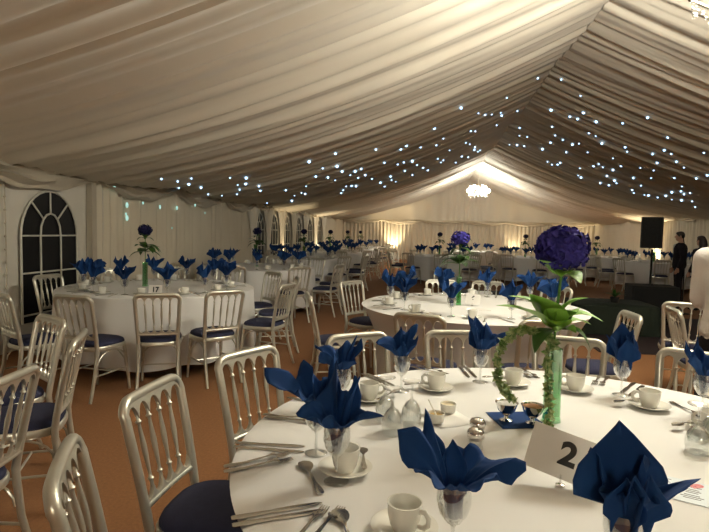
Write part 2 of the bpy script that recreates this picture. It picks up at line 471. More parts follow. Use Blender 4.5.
# ---------------------------------------------------------------- tables and cloths
TH = .75
def make_table(R):
    t = empty('round_table'); m = MB(); m.lathe([(R - .03, TH - .03), (R - .02, TH - .03), (R - .02, TH - .006), (R - .03, TH - .005)], 40); m.build('tabletop', M['wood'], t)
    for i in range(4):
        a = PI / 4 + i * PI / 2; m = MB(); x, y = .55 * math.cos(a), .55 * math.sin(a)
        m.tube([(x, y, 0), (x, y, TH - .03)], .016, 8); m.build('leg', M['steel'], t)
    return t
def cloth_mesh(R, hem, seed, fine=96, pushed=0):
    r = random.Random(seed); ph = [r.uniform(0, 6.28) for _ in range(6)]; rows = []
    for k in range(1, 6): rows.append([(R * k / 6 * math.cos(2 * PI * i / fine), R * k / 6 * math.sin(2 * PI * i / fine), TH) for i in range(fine)])
    rows.append([(R * .985 * math.cos(2 * PI * i / fine), R * .985 * math.sin(2 * PI * i / fine), TH) for i in range(fine)])
    rows.append([((R + .003) * math.cos(2 * PI * i / fine), (R + .003) * math.sin(2 * PI * i / fine), TH - .006) for i in range(fine)])
    K = 10
    for k in range(1, K + 1):
        t = k / K; row = []
        for i in range(fine):
            a = 2 * PI * i / fine
            w_ = math.sin(13 * a + ph[0] + .8 * math.sin(2 * a + ph[3])) + .5 * math.sin(21 * a + ph[1]) + .35 * math.sin(5 * a + ph[2])
            rr = R + .004 + .012 * t + w_ * .022 * t ** .7 - pushed * (min(1, t * 2.2) ** .8)
            if pushed: rr += .03 * t * (.5 + .5 * math.sin(9 * a))
            hz = hem + .02 * math.sin(4 * a + ph[4]) + .012 * math.sin(9 * a + ph[5])
            row.append((rr * math.cos(a), rr * math.sin(a), TH - .006 - (TH - .006 - hz) * t))
        rows.append(row)
    m = MB(); b = m.grid(rows, True); m.v.append((0, 0, TH)); c = len(m.v) - 1
    for i in range(fine): m.f.append((c, b + i, b + (i + 1) % fine)); m.mi.append(0)
    return m
tableK = Kind(make_table(1.0))
clothK = [None, None, None]
def table(x, y, tl, cl, grp=None, var=0, rot=0, gc=None):
    tableK.put((x, y, 0), rot, tl, 'table', grp)
    if clothK[var] is None: clothK[var] = Kind(cloth_mesh(1.01, .10, 11 + var, 96 if var == 1 else 160, 
            .165 if var == 2 else 0).build('tablecloth', M['linen']))
    clothK[var].put((x, y, 0), rot, cl, 'tablecloth', gc)

# ---------------------------------------------------------------- tableware
TZ = TH + .001
GL = .152
def glass_prof(h=GL, rb=.036):
    o = [(.031, 0), (.0335, .0008), (.034, .002), (.0325, .0034), (.020, .005), (.006, .010), (.0042, .020), (.004, .058), (.007, .066), (.018, .074), (.030, .092), (rb, .115), (.0355, .132), (.0325, h)]
    i = [(.0320, h + .0012), (.0308, h), (.034, .132), (.0345, .115), (.0285, .093), (.016, .077), (.0005, .071)]
    return o + i
def make_glass(n=20, inverted=False):
    m = MB(); p = glass_prof()
    if inverted: p = [(r, GL - z) for r, z in p]
    m.lathe(p, n, cap=False)
    if not inverted: m.lathe([(.0001, 0.0), (.033, 0.0)], n, cap=False)
    return m
def petal(m, az, lean, L, wd, curl=.5, z0=.078, r0=.004, tw=0, bend=.6, N=9, K=8):
    """one folded corner of the napkin: rises from the bowl, opens out and ends in a point"""
    ca, sa = math.cos(az), math.sin(az); rows = []
    for i in range(N + 1):
        t = i / N
        # centre line
        if t < .35: r = r0 + .024 * (t / .35); z = z0 + .075 * (t / .35)
        else:
            q = (t - .35) / .65; l = q * (L - .08)
            th0 = lean * (.35 + .65 * q * bend + .35 * (1 - bend))
            r = r0 + .024 + l * math.sin(th0); z = z0 + .075 + l * math.cos(th0)
        wv = .018 + (wd - .018) * math.sin(PI * min(1, max(0, (t - .12) / .88)) ** .9) ** .8 if t > .12 else .018
        if t > .62: wv = min(wv, wd * (1 - t) / .38 + .001)
        if t < .36: wv = min(wv, .022)
        row = []
        for j in range(K + 1):
            s = j / K * 2 - 1
            lx = s * wv; c = curl * wv * (s * s)
            tang = Vector((-sa, ca, 0)); rad = Vector((ca, sa, 0))
            off = tang * lx * math.cos(tw * t) - rad * c + Z * (c * .5 * min(1, lean) + lx * math.sin(tw * t) + .003 * math.sin(t * 11 + s * 4 + az))
            row.append(rad * r + Z * z + off)
        rows.append(row)
    m.grid(rows)
def tri(x): return 2 / PI * math.asin(math.sin(x))
def sheet(m, corners, seed, pl=.30, n=96, K=14):
    """a square napkin pinched in the glass: each corner (azimuth, lean, length) opens on its own, the cloth between falls in pleats"""
    cs = sorted([(math.radians(a) % (2 * PI), math.radians(l), L) for a, l, L in corners]); nc = len(cs)
    r = random.Random(seed); mids = [(r.uniform(-.12, .3), r.uniform(.60, .74)) for _ in cs]; ph = [r.uniform(0, 6.28) for _ in range(5)]; rows = [[] for _ in range(K + 1)]
    for i in range(n):
        f = 2 * PI * i / n
        for c in range(nc):
            a0, l0, L0_ = cs[c]; a1, l1, L1_ = cs[(c + 1) % nc]; span = (a1 - a0) % (2 * PI); d = (f - a0) % (2 * PI)
            if d <= span + 1e-9: break
        t = d / span; e = abs(2 * t - 1); e2 = e ** 1.8
        ml = (l0 + l1) / 2 + mids[c][0]; mL = (L0_ + L1_) / 2 * mids[c][1] * (1.12 if nc == 6 else 1)
        lc, LL = (l0, L0_) if t < .5 else (l1, L1_)
        lean = ml + (lc - ml) * e2; L = mL + (LL - mL) * e ** 2.3
        az = f + .10 * math.sin(5 * f + ph[0])
        rr, z = .010, .079
        for k in range(K + 1):
            q = k / K; l = .055 + L - .055
            if k:
                st = (L + .02) / K
                u = max(0, (q * (L + .02) - .055) / L)
                thk = .30 * (1 - u) * 0 + (lean * (.45 + .75 * u) if u > 0 else .14)
                thk += pl * tri(7 * f + ph[1]) * min(1, u * 2.2) * .9 + .10 * tri(13 * f + ph[2]) * min(1, u * 3)
                rr += st * math.sin(thk); z += st * math.cos(thk)
            w_ = .004 * math.sin(9 * f + 8 * q + ph[3]) * q + .003 * math.sin(17 * q + 3 * f + ph[4]) * q
            lim = .026 + max(0, z - .150) * 3 if z < .17 else 9
            R_ = max(.004, min(rr, lim) + w_)
            rows[k].append((R_ * math.cos(az), R_ * math.sin(az), z + w_))
    rows.insert(0, [(.0008 * math.cos(2 * PI * i / n), .0008 * math.sin(2 * PI * i / n), .0775) for i in range(n)])
    m.grid(rows, True)
def make_napkin(corners, seed=0, petals=(), pl=.30):
    m = MB(); sheet(m, corners, seed, pl)
    for p in petals: petal(m, **p)
    return m
def P(az, lean, L, wd, **k): return dict(az=math.radians(az), lean=math.radians(lean), L=L, wd=wd, **k)
def rand_corners(seed):
    r = random.Random(seed); o = r.uniform(0, 90)
    return [(o + 60 * i + r.uniform(-16, 16), r.uniform(14, 50), r.uniform(.180, .235)) for i in range(6)]
napK = [Kind(make_napkin(rand_corners(s), s, pl=.4).build('napkin', M['blue'])) for s in (1, 2, 3)]
glassK = Kind(make_glass(16).build('wine_glass', M['glass']))
def make_cup():
    t = empty('coffee_cup'); m = MB()
    m.lathe([(.024, 0), (.025, .002), (.031, .014), (.0365, .036), (.0385, .060), (.0395, .064), (.0365, .064), (.035, .050), (.030, .018), (.0005, .009)], 24, cap=False); m.build('bowl', M['china'], t)
    h = MB(); h.tube([(.036, 0, .052), (.050, 0, .056), (.060, 0, .045), (.059, 0, .030), (.048, 0, .020), (.034, 0, .020)], .0042, 8, flat=1.4); h.build('handle', M['china'], t)
    return t
cupK = Kind(make_cup())
m = MB(); m.lathe([(.0001, .002), (.030, .002), (.034, 0), (.040, .001), (.058, .010), (.073, .016), (.075, .018), (.072, .0185), (.057, .0135), (.038, .006), (.026, .005), (.0001, .005)], 28, cap=False)
saucerK = Kind(m.build('saucer', M['china']))
def flatware(kind):
    """lies along +x, handle end at origin, in metres"""
    m = MB()
    def strip(prof, z=.002, thk=.0018, cup=None):
        rows = []
        for x, hw in prof:
            zc = z + (cup(x) if cup else 0); n = 6; row = []
            for j in range(n + 1):
                s = j / n * 2 - 1; row.append((x, s * hw, zc + thk * math.sqrt(max(0, 1 - s * s * .96)) + (.0 if not cup else .22 * abs(s) ** 2 * hw)))
            for j in range(n, -1, -1):
                s = j / n * 2 - 1; row.append((x, s * hw * .98, zc - thk * .4 + (.0 if not cup else .22 * abs(s) ** 2 * hw)))
            rows.append(row)
        b = m.grid(rows, True); k = len(rows[0])
        m.f.append(tuple(b + i for i in range(k))); m.mi.append(0); m.f.append(tuple(b + (len(rows) - 1) * k + i for i in range(k))); m.mi.append(0)
    if kind == 'knife':
        strip([(0, .007), (.004, .0095), (.03, .010), (.08, .0075), (.095, .0065), (.10, .0085), (.12, .0095), (.17, .0098), (.20, .0085), (.213, .004), (.217, .001)])
    elif kind == 'fork':
        strip([(0, .006), (.004, .010), (.02, .0105), (.06, .006), (.12, .0034), (.135, .005), (.145, .0115), (.155, .0125)], cup=lambda x: .006 * math.exp(-((x - .135) / .03) ** 2))
        for k in range(4):
            y = -.0099 + .0066 * k; m.tube([(.153, y, .0035), (.175, y, .002), (.196, y * .92, .005)], [.0021, .0019, .001], 5)
    else:
        L = 1.0 if kind == 'spoon' else .72
        strip([(x * L, w_ * L) for x, w_ in [(0, .006), (.004, .010), (.02, .0105), (.06, .006), (.115, .0034), (.128, .007), (.140, .015), (.155, .020), (.172, .0205), (.186, .016), (.194, .008), (.197, .001)]],
              cup=lambda x: .004 * math.exp(-((x / L - .115) / .03) ** 2) )
    return m.build({'teaspoon': 'teaspoon'}.get(kind, kind), M['steel'])
forkK, knifeK, spoonK, teaK = Kind(flatware('fork')), Kind(flatware('knife')), Kind(flatware('spoon')), Kind(flatware('teaspoon'))

# ---------------------------------------------------------------- flowers
def leaf_mesh(m, base, tip, wd, droop=.1, lobes=0, N=10, K=4, up=Z, mi=0):
    base = Vector(base); tip = Vector(tip); d = tip - base; L = d.length; d.normalize()
    side = d.cross(up); side = side.normalized() if side.length > 1e-3 else Vector((1, 0, 0)); nn = side.cross(d)
    rows = []
    for i in range(N + 1):
        t = i / N; wv = wd * math.sin(PI * t ** .75) ** .85 * (1 - .15 * t)
        if lobes: wv *= 1 + .28 * math.sin(t * PI * 2 * lobes)
        c = base + d * (L * t) + nn * (droop * L * math.sin(PI * t))
        rows.append([c + side * (wv * (j / K * 2 - 1)) + nn * (-.22 * wv * (1 - abs(j / K * 2 - 1)) ) for j in range(K + 1)])
    m.grid(rows, m=mi)
def bloom_mesh(c, R, n, seed, fs=.017):
    r = random.Random(seed); m = MB(); c = Vector(c)
    m.ball(c, (R * .80, R * .80, R * .70), 16, 10)
    for i in range(n):
        f = (i + .5) / n; zz = 1 - 1.85 * f; a = i * 2.39996; rr = math.sqrt(max(0, 1 - zz * zz))
        d = Vector((rr * math.cos(a), rr * math.sin(a), zz)); d = (d + Vector([r.uniform(-.1, .1) for _ in range(3)])).normalized()
        bump_ = 1 + .07 * math.sin(a * 3 + zz * 6) + r.uniform(-.06, .06)
        p = c + Vector((d.x * R, d.y * R, d.z * R * .84)) * bump_
        t1 = d.orthogonal().normalized(); t2 = d.cross(t1); rot = r.uniform(0, PI)
        b = len(m.v); m.v.append(tuple(p - d * .004))
        for k in range(8):
            q = rot + k * PI / 4; l = fs * (1 if k % 2 == 0 else .62) * r.uniform(.85, 1.15)
            m.v.append(tuple(p + (t1 * math.cos(q) + t2 * math.sin(q)) * l + d * r.uniform(-.004, .008)))
        for k in range(8): m.f.append((b, b + 1 + k, b + 1 + (k + 1) % 8)); m.mi.append(0)
    return m
def make_vase():
    m = MB(); rows = []
    for hw, z in ((.027, 0), (.027, .004), (.025, .02), (.024, .25), (.026, .262), (.023, .262), (.0205, .25), (.0215, .022), (.001, .018)):
        row = []
        for i in range(24):
            a = 2 * PI * i / 24; c, s = math.cos(a), math.sin(a); row.append((math.copysign(abs(c) ** .45, c) * hw, math.copysign(abs(s) ** .45, s) * hw, z))
        rows.append(row)
    m.grid(rows, True); return m.build('flower_vase', M['greenglass'])
vaseK = Kind(make_vase())
def make_flower(far=True, seed=1, bm='bloomdark', lf=1.0):
    """hydrangea on one tall stem with a ruff of leaves; origin at the table surface in the vase"""
    t = empty('hydrangea_stem'); r = random.Random(seed)
    s = MB(); s.tube([(0, 0, .03), (.002, 0, .3), (0, .004, .58)], .0045, 6); s.build('stem', M['stem'], t)
    bloom_mesh((0, 0, .615), .070, 70, seed, .020).build('bloom', M[bm], t)
    l = MB()
    for i in range(int(12 * lf)):
        a = r.uniform(0, 6.28); z = r.choice((.38, .42, .46, .53)); L = .12 * lf if z < .48 else .07 * lf
        leaf_mesh(l, (0, 0, z), (L * math.cos(a), L * math.sin(a), z + r.uniform(-.05 * lf * lf, .06)), .042 if z < .48 else .026, .2)
    l.build('foliage', M['leafdark'], t)
    return t
flowerK = Kind(make_flower(lf=1.45))

# ---------------------------------------------------------------- phrases for places round a table
def phrase(ang, E, N_, W, S):
    k = int(round(ang / 30)) % 12; q = [E, N_, W, S]; b = k // 3; o = k % 3
    if o == 0: return '%s side' % q[b]
    if o == 1: return '%s side towards %s' % (q[b], q[(b + 1) % 4])
    return '%s side towards %s' % (q[(b + 1) % 4], q[b])

# ================================================================ TABLE NUMBERED 2
T2 = (.45, 1.66)
table(*T2, 'round folding table hidden under the largest white cloth', 'largest white cloth, under the card with the bold black 2', var=2)
for ang, d, lb, tw in (
        (178, 1.13, 'silver spindle-back chair beside the knives, navy seat turned to table numbered 2', 0),
        (153, 1.14, 'silver chair pulled up behind the single forks at table numbered 2', 0),
        (125, 1.15, 'silver chair behind the tallest cluster of napkins at table numbered 2', 0),
        (101, 1.14, 'silver chair behind the leaning napkin and ivy ring at table numbered 2', 0),
        (76, 1.12, 'silver chair behind the tall green vase at table numbered 2', 0),
        (50, 1.16, 'silver chair behind the blue napkin by the woman in white', 6),
        (201, 1.14, 'silver spindle-back chair cut off by the bottom edge, back turned to us', 7)):
    put_chair(*T2, ang, d, lb, tw=tw)
def on(px, py, z=TZ): p = at(px, py, z); return (p.x, p.y, z)
# glasses with napkins (foot pixel), petals shaped one by one.  azimuth 0 = away to the east, 90 = down the tent
g2 = [
    (336, 481, 'wine glass in front of the coffee cup, napkin with two upright points in it', 'blue napkin with two upright points and a wide skirt, above a saucer',
     [(110, 14, .235), (20, 20, .20), (-20, 74, .19), (200, 72, .155), (262, 66, .145)], [P(20, 16, .205, .022, curl=.9)], .22),
    (316, 453, 'wine glass with a long sideways napkin point, beside the knife pair', 'blue napkin with a long point stretched sideways towards the chair',
     [(188, 66, .245), (140, 24, .20), (25, 20, .215), (-30, 62, .15), (265, 60, .145)], [], .22),
    (341, 408, 'wine glass behind the glass with the sideways-pointed napkin', 'blue napkin with one thin upright ear, highest of its cluster',
     [(165, 44, .19), (80, 30, .17), (5, 18, .20), (225, 56, .16), (300, 60, .14)], [P(12, 14, .20, .018, curl=.9)], .28),
    (452, 555, 'wine glass in front of the salt shakers holding a spread napkin', 'wide blue napkin with sharp corners spreading in front of the salt shakers',
     [(176, 58, .215), (146, 24, .235), (60, 44, .140), (2, 76, .212), (255, 70, .14), (312, 66, .14)], [P(95, 20, .150, .028, curl=.5)], .20),
    (620, 590, 'wine glass at the bottom edge holding the biggest napkin', 'largest blue napkin, a broad upright diamond beside the number card',
     [(150, 20, .17), (20, 20, .17), (2, 64, .19), (270, 30, .15)], [P(100, 3, .235, .092, curl=.12, bend=.2), P(-60, 14, .165, .040, curl=-.8), P(-110, 14, .16, .035, curl=-.6)], .15),
    (401, 391, 'wine glass between two silver chairs holding a small tufted napkin', 'small tufted blue napkin in front of the tan-backed chair',
     [(190, 56, .165), (110, 10, .185), (35, 16, .20), (-10, 26, .17), (270, 40, .13)], [], .25),
    (480, 382, 'wine glass beside the ivy ring holding a leaning napkin', 'blue napkin leaning like a flag beside the ivy ring',
     [(150, 14, .215), (60, 14, .17), (-8, 60, .205), (215, 22, .17), (300, 50, .15)], [P(125, 12, .215, .058, curl=.25, bend=.2)], .15),
    (621, 395, 'wine glass beyond the vase holding a rounded hood napkin', 'tall rounded blue napkin like a hood beyond the number card',
     [(180, 22, .16), (110, 6, .17), (50, 8, .17), (0, 14, .16), (270, 6, .15)], [P(165, 26, .18, .014, curl=.8), P(90, 4, .225, .064, curl=.25, bend=.2), P(20, 8, .20, .050, curl=.5), P(-90, 7, .175, .046, curl=-.7)], .12),
    (702, 414, 'wine glass by the picture edge below the woman in white', 'blue napkin at the picture edge below the woman in white',
     [(160, 24, .20), (100, 10, .20), (20, 35, .19), (215, 42, .15), (290, 46, .14)], [], .22)]
for i, (px, py, gl, nl, cor, pet, plt) in enumerate(g2):
    p = on(px, py); glassK.put(p, 0, gl, 'glass', 'wine glasses holding napkins on table numbered 2')
    k_ = (.90, .88, .88, .82, .92, .95, .95, .95, .95)[i]; cor = [(a, l, .055 + (L - .055) * k_) for a, l, L in cor]
    o = make_napkin(cor, i + 3, pet, plt).build('napkin', M['blue'], solid=.0012); o.location = (p[0], p[1], p[2] + .002); tag(o, nl, 'napkin', 'blue napkins on table numbered 2')
# upturned glasses
inv = Kind(make_glass(24, True).build('upturned_glass', M['glass']))
for px, py, lb in ((392, 433, 'upturned wine glass in the middle of the trio by the napkins'), (411, 424, 'upturned wine glass of the trio next to the sauce pots'), (385, 419, 'upturned wine glass at the back of the trio'),
                   (697, 452, 'upturned wine glass above the printed menu'), (712, 441, 'upturned wine glass behind the one above the menu')):
    inv.put(on(px, py), 0, lb, 'glass', 'upturned glasses on table numbered 2')
# cups
for px, py, hz, lb in ((369, 400, 20, 'by the trio of upturned glasses'), (436, 390, 170, 'behind the sauce pots'), (513, 385, 150, 'inside the ivy ring'),
                       (575, 391, 170, 'just beyond the vase'), (649, 408, 170, 'between hood napkin and picture edge'), (345, 472, 60, 'behind the two-pointed napkin'),
                       (404, 532, -30, 'at the bottom edge beside the spread napkin'), (712, 432, 170, 'behind the upturned glass at the picture edge')):
    x, y, z = on(px, py)
    saucerK.put((x, y, z), 0, 'white saucer under the cup ' + lb, 'saucer')
    cupK.put((x, y, z + .0055), math.radians(hz), 'white coffee cup ' + lb, 'cup')
    a = math.radians(hz - 70); q = (x + .055 * math.cos(a), y + .055 * math.sin(a), z + .0155)
    teaK.put(q, a + 1.9, 'small teaspoon on the saucer ' + lb, 'spoon')
def lay(K, h, t, label, cat, group=None, z=TZ):
    a = Vector(on(*h)); b = Vector(on(*t)); d = b - a; return K.put((a.x, a.y, z), math.atan2(d.y, d.x), label, cat, group)
lay(knifeK, (235, 443), (307, 447), 'long knife of the pair below the single forks', 'knife')
lay(knifeK, (234, 447), (297, 452), 'shorter knife of the pair below the single forks', 'knife')
lay(knifeK, (231, 519), (325, 503), 'upper knife of the pair lowest on the table', 'knife')
lay(knifeK, (232, 526), (317, 512), 'lower knife of the pair lowest on the table', 'knife')
lay(forkK, (224, 468), (284, 455), 'fork crossing above its twin beside the spoon', 'fork')
lay(forkK, (224, 473), (291, 460), 'fork below its twin beside the spoon', 'fork')
lay(forkK, (263, 415), (306, 420), 'upper fork by the sideways-pointed napkin', 'fork')
lay(forkK, (265, 418), (301, 422), 'lower fork by the sideways-pointed napkin', 'fork')
lay(forkK, (285, 553), (313, 522), 'fork whose tines enter at the bottom edge, inner one', 'fork')
lay(forkK, (300, 553), (328, 523), 'fork whose tines enter at the bottom edge, outer one', 'fork')
lay(spoonK, (321, 495), (303, 462), 'dessert spoon between the forks and the two-pointed napkin', 'spoon')
lay(spoonK, (358, 560), (344, 526), 'dessert spoon at the bottom edge beside the cup', 'spoon')
lay(knifeK, (362, 374), (388, 386), 'upper knife in front of the chair by the napkin cluster', 'knife')
lay(knifeK, (367, 374), (394, 386), 'second knife in front of the chair by the napkin cluster', 'knife')
lay(knifeK, (459, 366), (469, 378), 'first knife beside the leaning napkin', 'knife')
lay(knifeK, (465, 366), (476, 378), 'second knife beside the leaning napkin', 'knife')
lay(forkK, (411, 367), (432, 373), 'fork beyond the cup behind the sauce pots', 'fork')
lay(forkK, (417, 366), (438, 372), 'second fork beyond the cup behind the sauce pots', 'fork')
lay(forkK, (600, 376), (592, 388), 'fork between the vase and the hood napkin', 'fork')
lay(forkK, (608, 377), (599, 389), 'second fork between the vase and the hood napkin', 'fork')
lay(forkK, (512, 368), (524, 375), 'fork beyond the ivy ring', 'fork')
lay(forkK, (520, 368), (530, 374), 'second fork beyond the ivy ring', 'fork')
lay(knifeK, (634, 383), (619, 395), 'knife beside the foot of the hood napkin glass', 'knife')
lay(knifeK, (643, 386), (627, 398), 'second knife beside the foot of the hood napkin glass', 'knife')
lay(forkK, (287, 398), (322, 404), 'fork beside the glass at the back of the cluster', 'fork')
lay(spoonK, (322, 402), (343, 412), 'spoon beside the glass at the back of the cluster', 'spoon')
lay(forkK, (670, 402), (690, 412), 'fork behind the upturned glass near the edge', 'fork')
# salt and pepper
def make_shaker(top):
    t = empty('shaker'); m = MB(); m.lathe([(.019, 0), (.0205, .004), (.019, .022), (.0205, .034), (.018, .036)], 20); m.build('jar', M['glass'], t)
    f = MB(); f.lathe([(.0165, .002), (.0165, .024), (.001, .025)], 16); f.build('filling', M[top], t)
    m = MB(); m.lathe([(.0215, .034), (.0225, .038), (.0215, .046), (.016, .053), (.006, .056), (.0005, .0565)], 20); m.build('lid', M['chrome'], t)
    return t
_s = make_shaker('sugar'); _s.scale = (1.2,) * 3; sp = Kind(_s); sp.put(on(475, 449), 0, 'squat chrome-topped salt shaker, front one of the pair', 'shaker')
_s = make_shaker('ink'); _s.scale = (1.2,) * 3; sp2 = Kind(_s); sp2.put(on(477, 438), 0, 'squat chrome-topped pepper shaker, rear one of the pair', 'shaker')
# sauce pots on a white paper square
m = MB(); m.grid([[(x * .075, y * .075, .001 + .002 * math.sin(x * 3 + y)) for x in (-1, -.5, 0, .5, 1)] for y in (-1, -.5, 0, .5, 1)])
o = m.build('paper_napkin', M['paper'], solid=.0008); o.location = on(448, 419); o.rotation_euler[2] = .5; tag(o, 'white paper napkin under the two sauce pots', 'napkin')
def make_pot(fill):
    t = empty('sauce_pot'); m = MB(); m.lathe([(.024, 0), (.026, .003), (.0285, .028), (.0295, .032), (.027, .032), (.0255, .022), (.0005, .020)], 24, cap=False); m.build('pot', M['china'], t)
    m = MB(); m.lathe([(.0258, .0235), (.012, .025), (.0003, .0245)], 20); m.build('sauce', M[fill], t)
    return t
pA = Kind(make_pot('mustard')); p = on(436, 423); pA.put((p[0], p[1], p[2] + .005), 0, 'white pot of mustard sauce, front one by the napkin', 'pot')
pB = Kind(make_pot('cream')); p = on(448, 413); pB.put((p[0], p[1], p[2] + .005), 0, 'white pot of pale sauce behind the mustard pot', 'pot')
m = MB(); p = Vector(on(436, 423)); q = Vector((-.018, .0, 0))
m.tube([(0, 0, .028), (-.014, .012, .05), (-.028, .022, .075)], [.0045, .003, .0035], 8, flat=.5); o = m.build('plastic_spoon', M['china']); o.location = p; tag(o, 'little white spoon standing in the mustard pot', 'spoon')
# coupes on a blue napkin
m = MB(); m.grid([[(x * .082, y * .082, .001) for x in (-1, 0, 1)] for y in (-1, 0, 1)])
o = m.build('flat_napkin', M['blue'], smooth=False, solid=.001); o.location = on(516, 420); o.rotation_euler[2] = .25; tag(o, 'flat blue napkin under the two silver sugar coupes', 'napkin')
def make_coupe(fill):
    t = empty('sugar_coupe'); m = MB(); m.lathe([(.020, 0), (.020, .002), (.008, .006), (.006, .012), (.014, .016), (.027, .026), (.0345, .042), (.036, .044), (.033, .043), (.025, .028), (.0005, .020)], 26, cap=False); m.build('bowl', M['chrome'], t)
    m = MB(); m.lathe([(.0325, .040), (.020, .0425), (.0003, .043)], 22); m.build('sugar', M[fill], t)
    return t
_a = make_coupe('sugar'); _a.scale = (1.12, 1.12, 1.5); cA = Kind(_a); p = on(506, 421); cA.put((p[0], p[1], p[2] + .002), 0, 'silver coupe of white sugar on the blue napkin', 'bowl')
_b = make_coupe('brown'); _b.scale = (1.12, 1.12, 1.5); cB = Kind(_b); p = on(532, 424); cB.put((p[0], p[1], p[2] + .002), 0, 'silver coupe of brown sugar beside the green vase', 'bowl')

# number cards
def digit_curve(txt, size, parent, loc, rot=(PI / 2, 0, 0)):
    cu = bpy.data.curves.new('number', 'FONT'); cu.body = txt; cu.size = size; cu.extrude = .0003; cu.offset = size * .040
    cu.align_x = 'CENTER'; cu.align_y = 'CENTER'; cu.materials.append(M['ink'])
    o = bpy.data.objects.new('number', cu); C.objects.link(o); o.parent = parent; 
    me = bpy.data.meshes.new_from_object(o); bpy.data.objects.remove(o); o = bpy.data.objects.new('number', me); C.objects.link(o); o.parent = parent
    o.location = loc; o.rotation_euler = rot; return o
def number_card(txt, loc, rz, roll, w_, h_, label, tilt=-.15):
    t = empty('number_card', loc, rz); c = MB()
    mt = Matrix.Translation((0, 0, .012)) @ Matrix.Rotation(tilt, 4, 'X') @ Matrix.Rotation(roll, 4, 'Y')
    c.box(-w_ / 2, w_ / 2, -.0008, .0008, .006, h_, mtx=mt); c.build('card', M['paper'], t, smooth=False)
    b = MB(); b.lathe([(.012, 0), (.012, .005), (.004, .008)], 12); b.tube([(0, 0, .004), (0, 0, .03)], .0022, 6); b.build('clip', M['chrome'], t)
    o = digit_curve(txt, h_ * .66, t, mt @ Vector((0, -.0012, h_ * .56)), (0, 0, 0))
    o.rotation_euler = (mt.to_3x3() @ Matrix.Rotation(PI / 2, 3, 'X')).to_euler()
    tag(t, label, 'sign'); return t
number_card('2', on(560, 486), math.radians(-14), math.radians(13), .20, .128, 'white card printed with a bold black 2 beside the vase')
# menu
t = empty('menu_card', on(690, 492), math.radians(-24)); m = MB(); m.box(-.105, .105, -.07, .07, 0, .0015); m.build('card', M['bluepaper'], t, smooth=False)
m = MB(); r = random.Random(2)
for k, yy in enumerate([.050, .040, .030, .014, .004, -.006, -.022, -.032, -.042]):
    for cx in (-.068, .004):
        L = r.uniform(.012, .026); m.box(cx - L, cx + L, yy - .0012, yy + .0012, .0015, .0019)
m.build('printed_lines', M['ink'], t, smooth=False)
m = MB()
for (hx, hy, s) in ((.010, .045, .022), (-.085, -.035, .018)):
    pts = []
    for i in range(24):
        a = 2 * PI * i / 24; pts.append((hx + s * (math.sin(a) ** 3), hy + s * (13 * math.cos(a) - 5 * math.cos(2 * a) - 2 * math.cos(3 * a) - math.cos(4 * a)) / 16, .0019))
    b = len(m.v); m.v += pts; m.f.append(tuple(range(b, b + 24))); m.mi.append(0)
m.build('printed_heart', M['pink'], t, smooth=False); tag(t, 'pale blue printed menu with a pink heart beside the biggest napkin', 'menu')

# vase, hydrangea, ivy of table 2
VX, VY, _ = on(551, 421)
vaseK.put((VX, VY, TZ), .35, 'tall slim green glass vase beside the card numbered 2', 'vase')
CR = Vector((RT.x, RT.y, 0)).normalized()   # horizontal directions as the photo lies: to the east and away
CF = Vector((FW.x, FW.y, 0)).normalized()
t = empty('hydrangea_stem', (VX, VY, TZ)); t2 = t
def L3(a, f, z): return CR * a + CF * f + Z * z
s = MB(); s.tube([L3(0, 0, .03), L3(-.004, 0, .26), L3(.004, 0, .42), L3(.014, .0, .56)], .0048, 8); s.build('stem', M['stem'], t)
bloom_mesh(L3(.010, 0, .615), .083, 210, 5, .020).build('bloom', M['bloom'], t)
for (b, tp, wd, dr, dk) in (
        ((.004, 0, .52), (-.085, -.05, .575), .026, .12, 0), ((.006, 0, .53), (.050, -.075, .50), .038, .25, 0), ((.008, 0, .52), (-.02, -.075, .52), .030, .3, 0),
        ((0, 0, .35), (.02, -.12, .41), .050, .25, 0), ((0, 0, .34), (-.16, .04, .44), .048, .2, 0), ((.0, 0, .35), (.14, -.06, .37), .036, .25, 0),
        ((0, 0, .34), (-.115, -.06, .46), .060, .15, 0), ((0, 0, .335), (-.225, -.04, .415), .040, .12, 0), ((0, 0, .35), (.09, -.05, .45), .046, .25, 0),
        ((0, 0, .34), (.135, .02, .345), .030, .2, 0), ((0, 0, .33), (.105, -.05, .27), .032, .3, 1), ((0, 0, .33), (-.09, -.06, .255), .028, .3, 1),
        ((0, 0, .33), (-.03, -.09, .36), .040, .3, 0), ((0, 0, .32), (.045, -.07, .33), .036, .3, 0), ((0, 0, .33), (-.10, .05, .35), .034, .3, 1), ((0, 0, .34), (.06, .07, .38), .036, .2, 1)):
    l = MB(); leaf_mesh(l, L3(*b), L3(*tp), wd * 1.35, dr, N=12, K=6); l.build('leaf', M['leafdark' if dk else 'leaf'], t)
tag(t, 'large violet-blue hydrangea with broad leaves in the slim green vase', 'flower')
def ivy(name, pts, n, seed, label, loc=(0, 0, 0)):
    r = random.Random(seed); t = empty(name, loc); s = MB(); s.tube(pts, .0018, 5); s.build('vine', M['stem'], t); l = MB()
    segs = [(Vector(pts[i]), Vector(pts[i + 1])) for i in range(len(pts) - 1)]
    for i in range(n):
        a, b = segs[min(len(segs) - 1, int(i / n * len(segs)))]; f = (i / n * len(segs)) % 1; p = a.lerp(b, f)
        for k in range(2):
            d = Vector([r.uniform(-1, 1) for _ in range(3)]).normalized() * r.uniform(.018, .030)
            leaf_mesh(l, p, p + d, r.uniform(.009, .014), .1, lobes=1, N=5, K=2, up=Vector((r.uniform(-.4, .4), r.uniform(-1, 0), 1)))
    l.build('leaves', M['ivy'], t); tag(t, label, 'ivy'); return t
arc = []
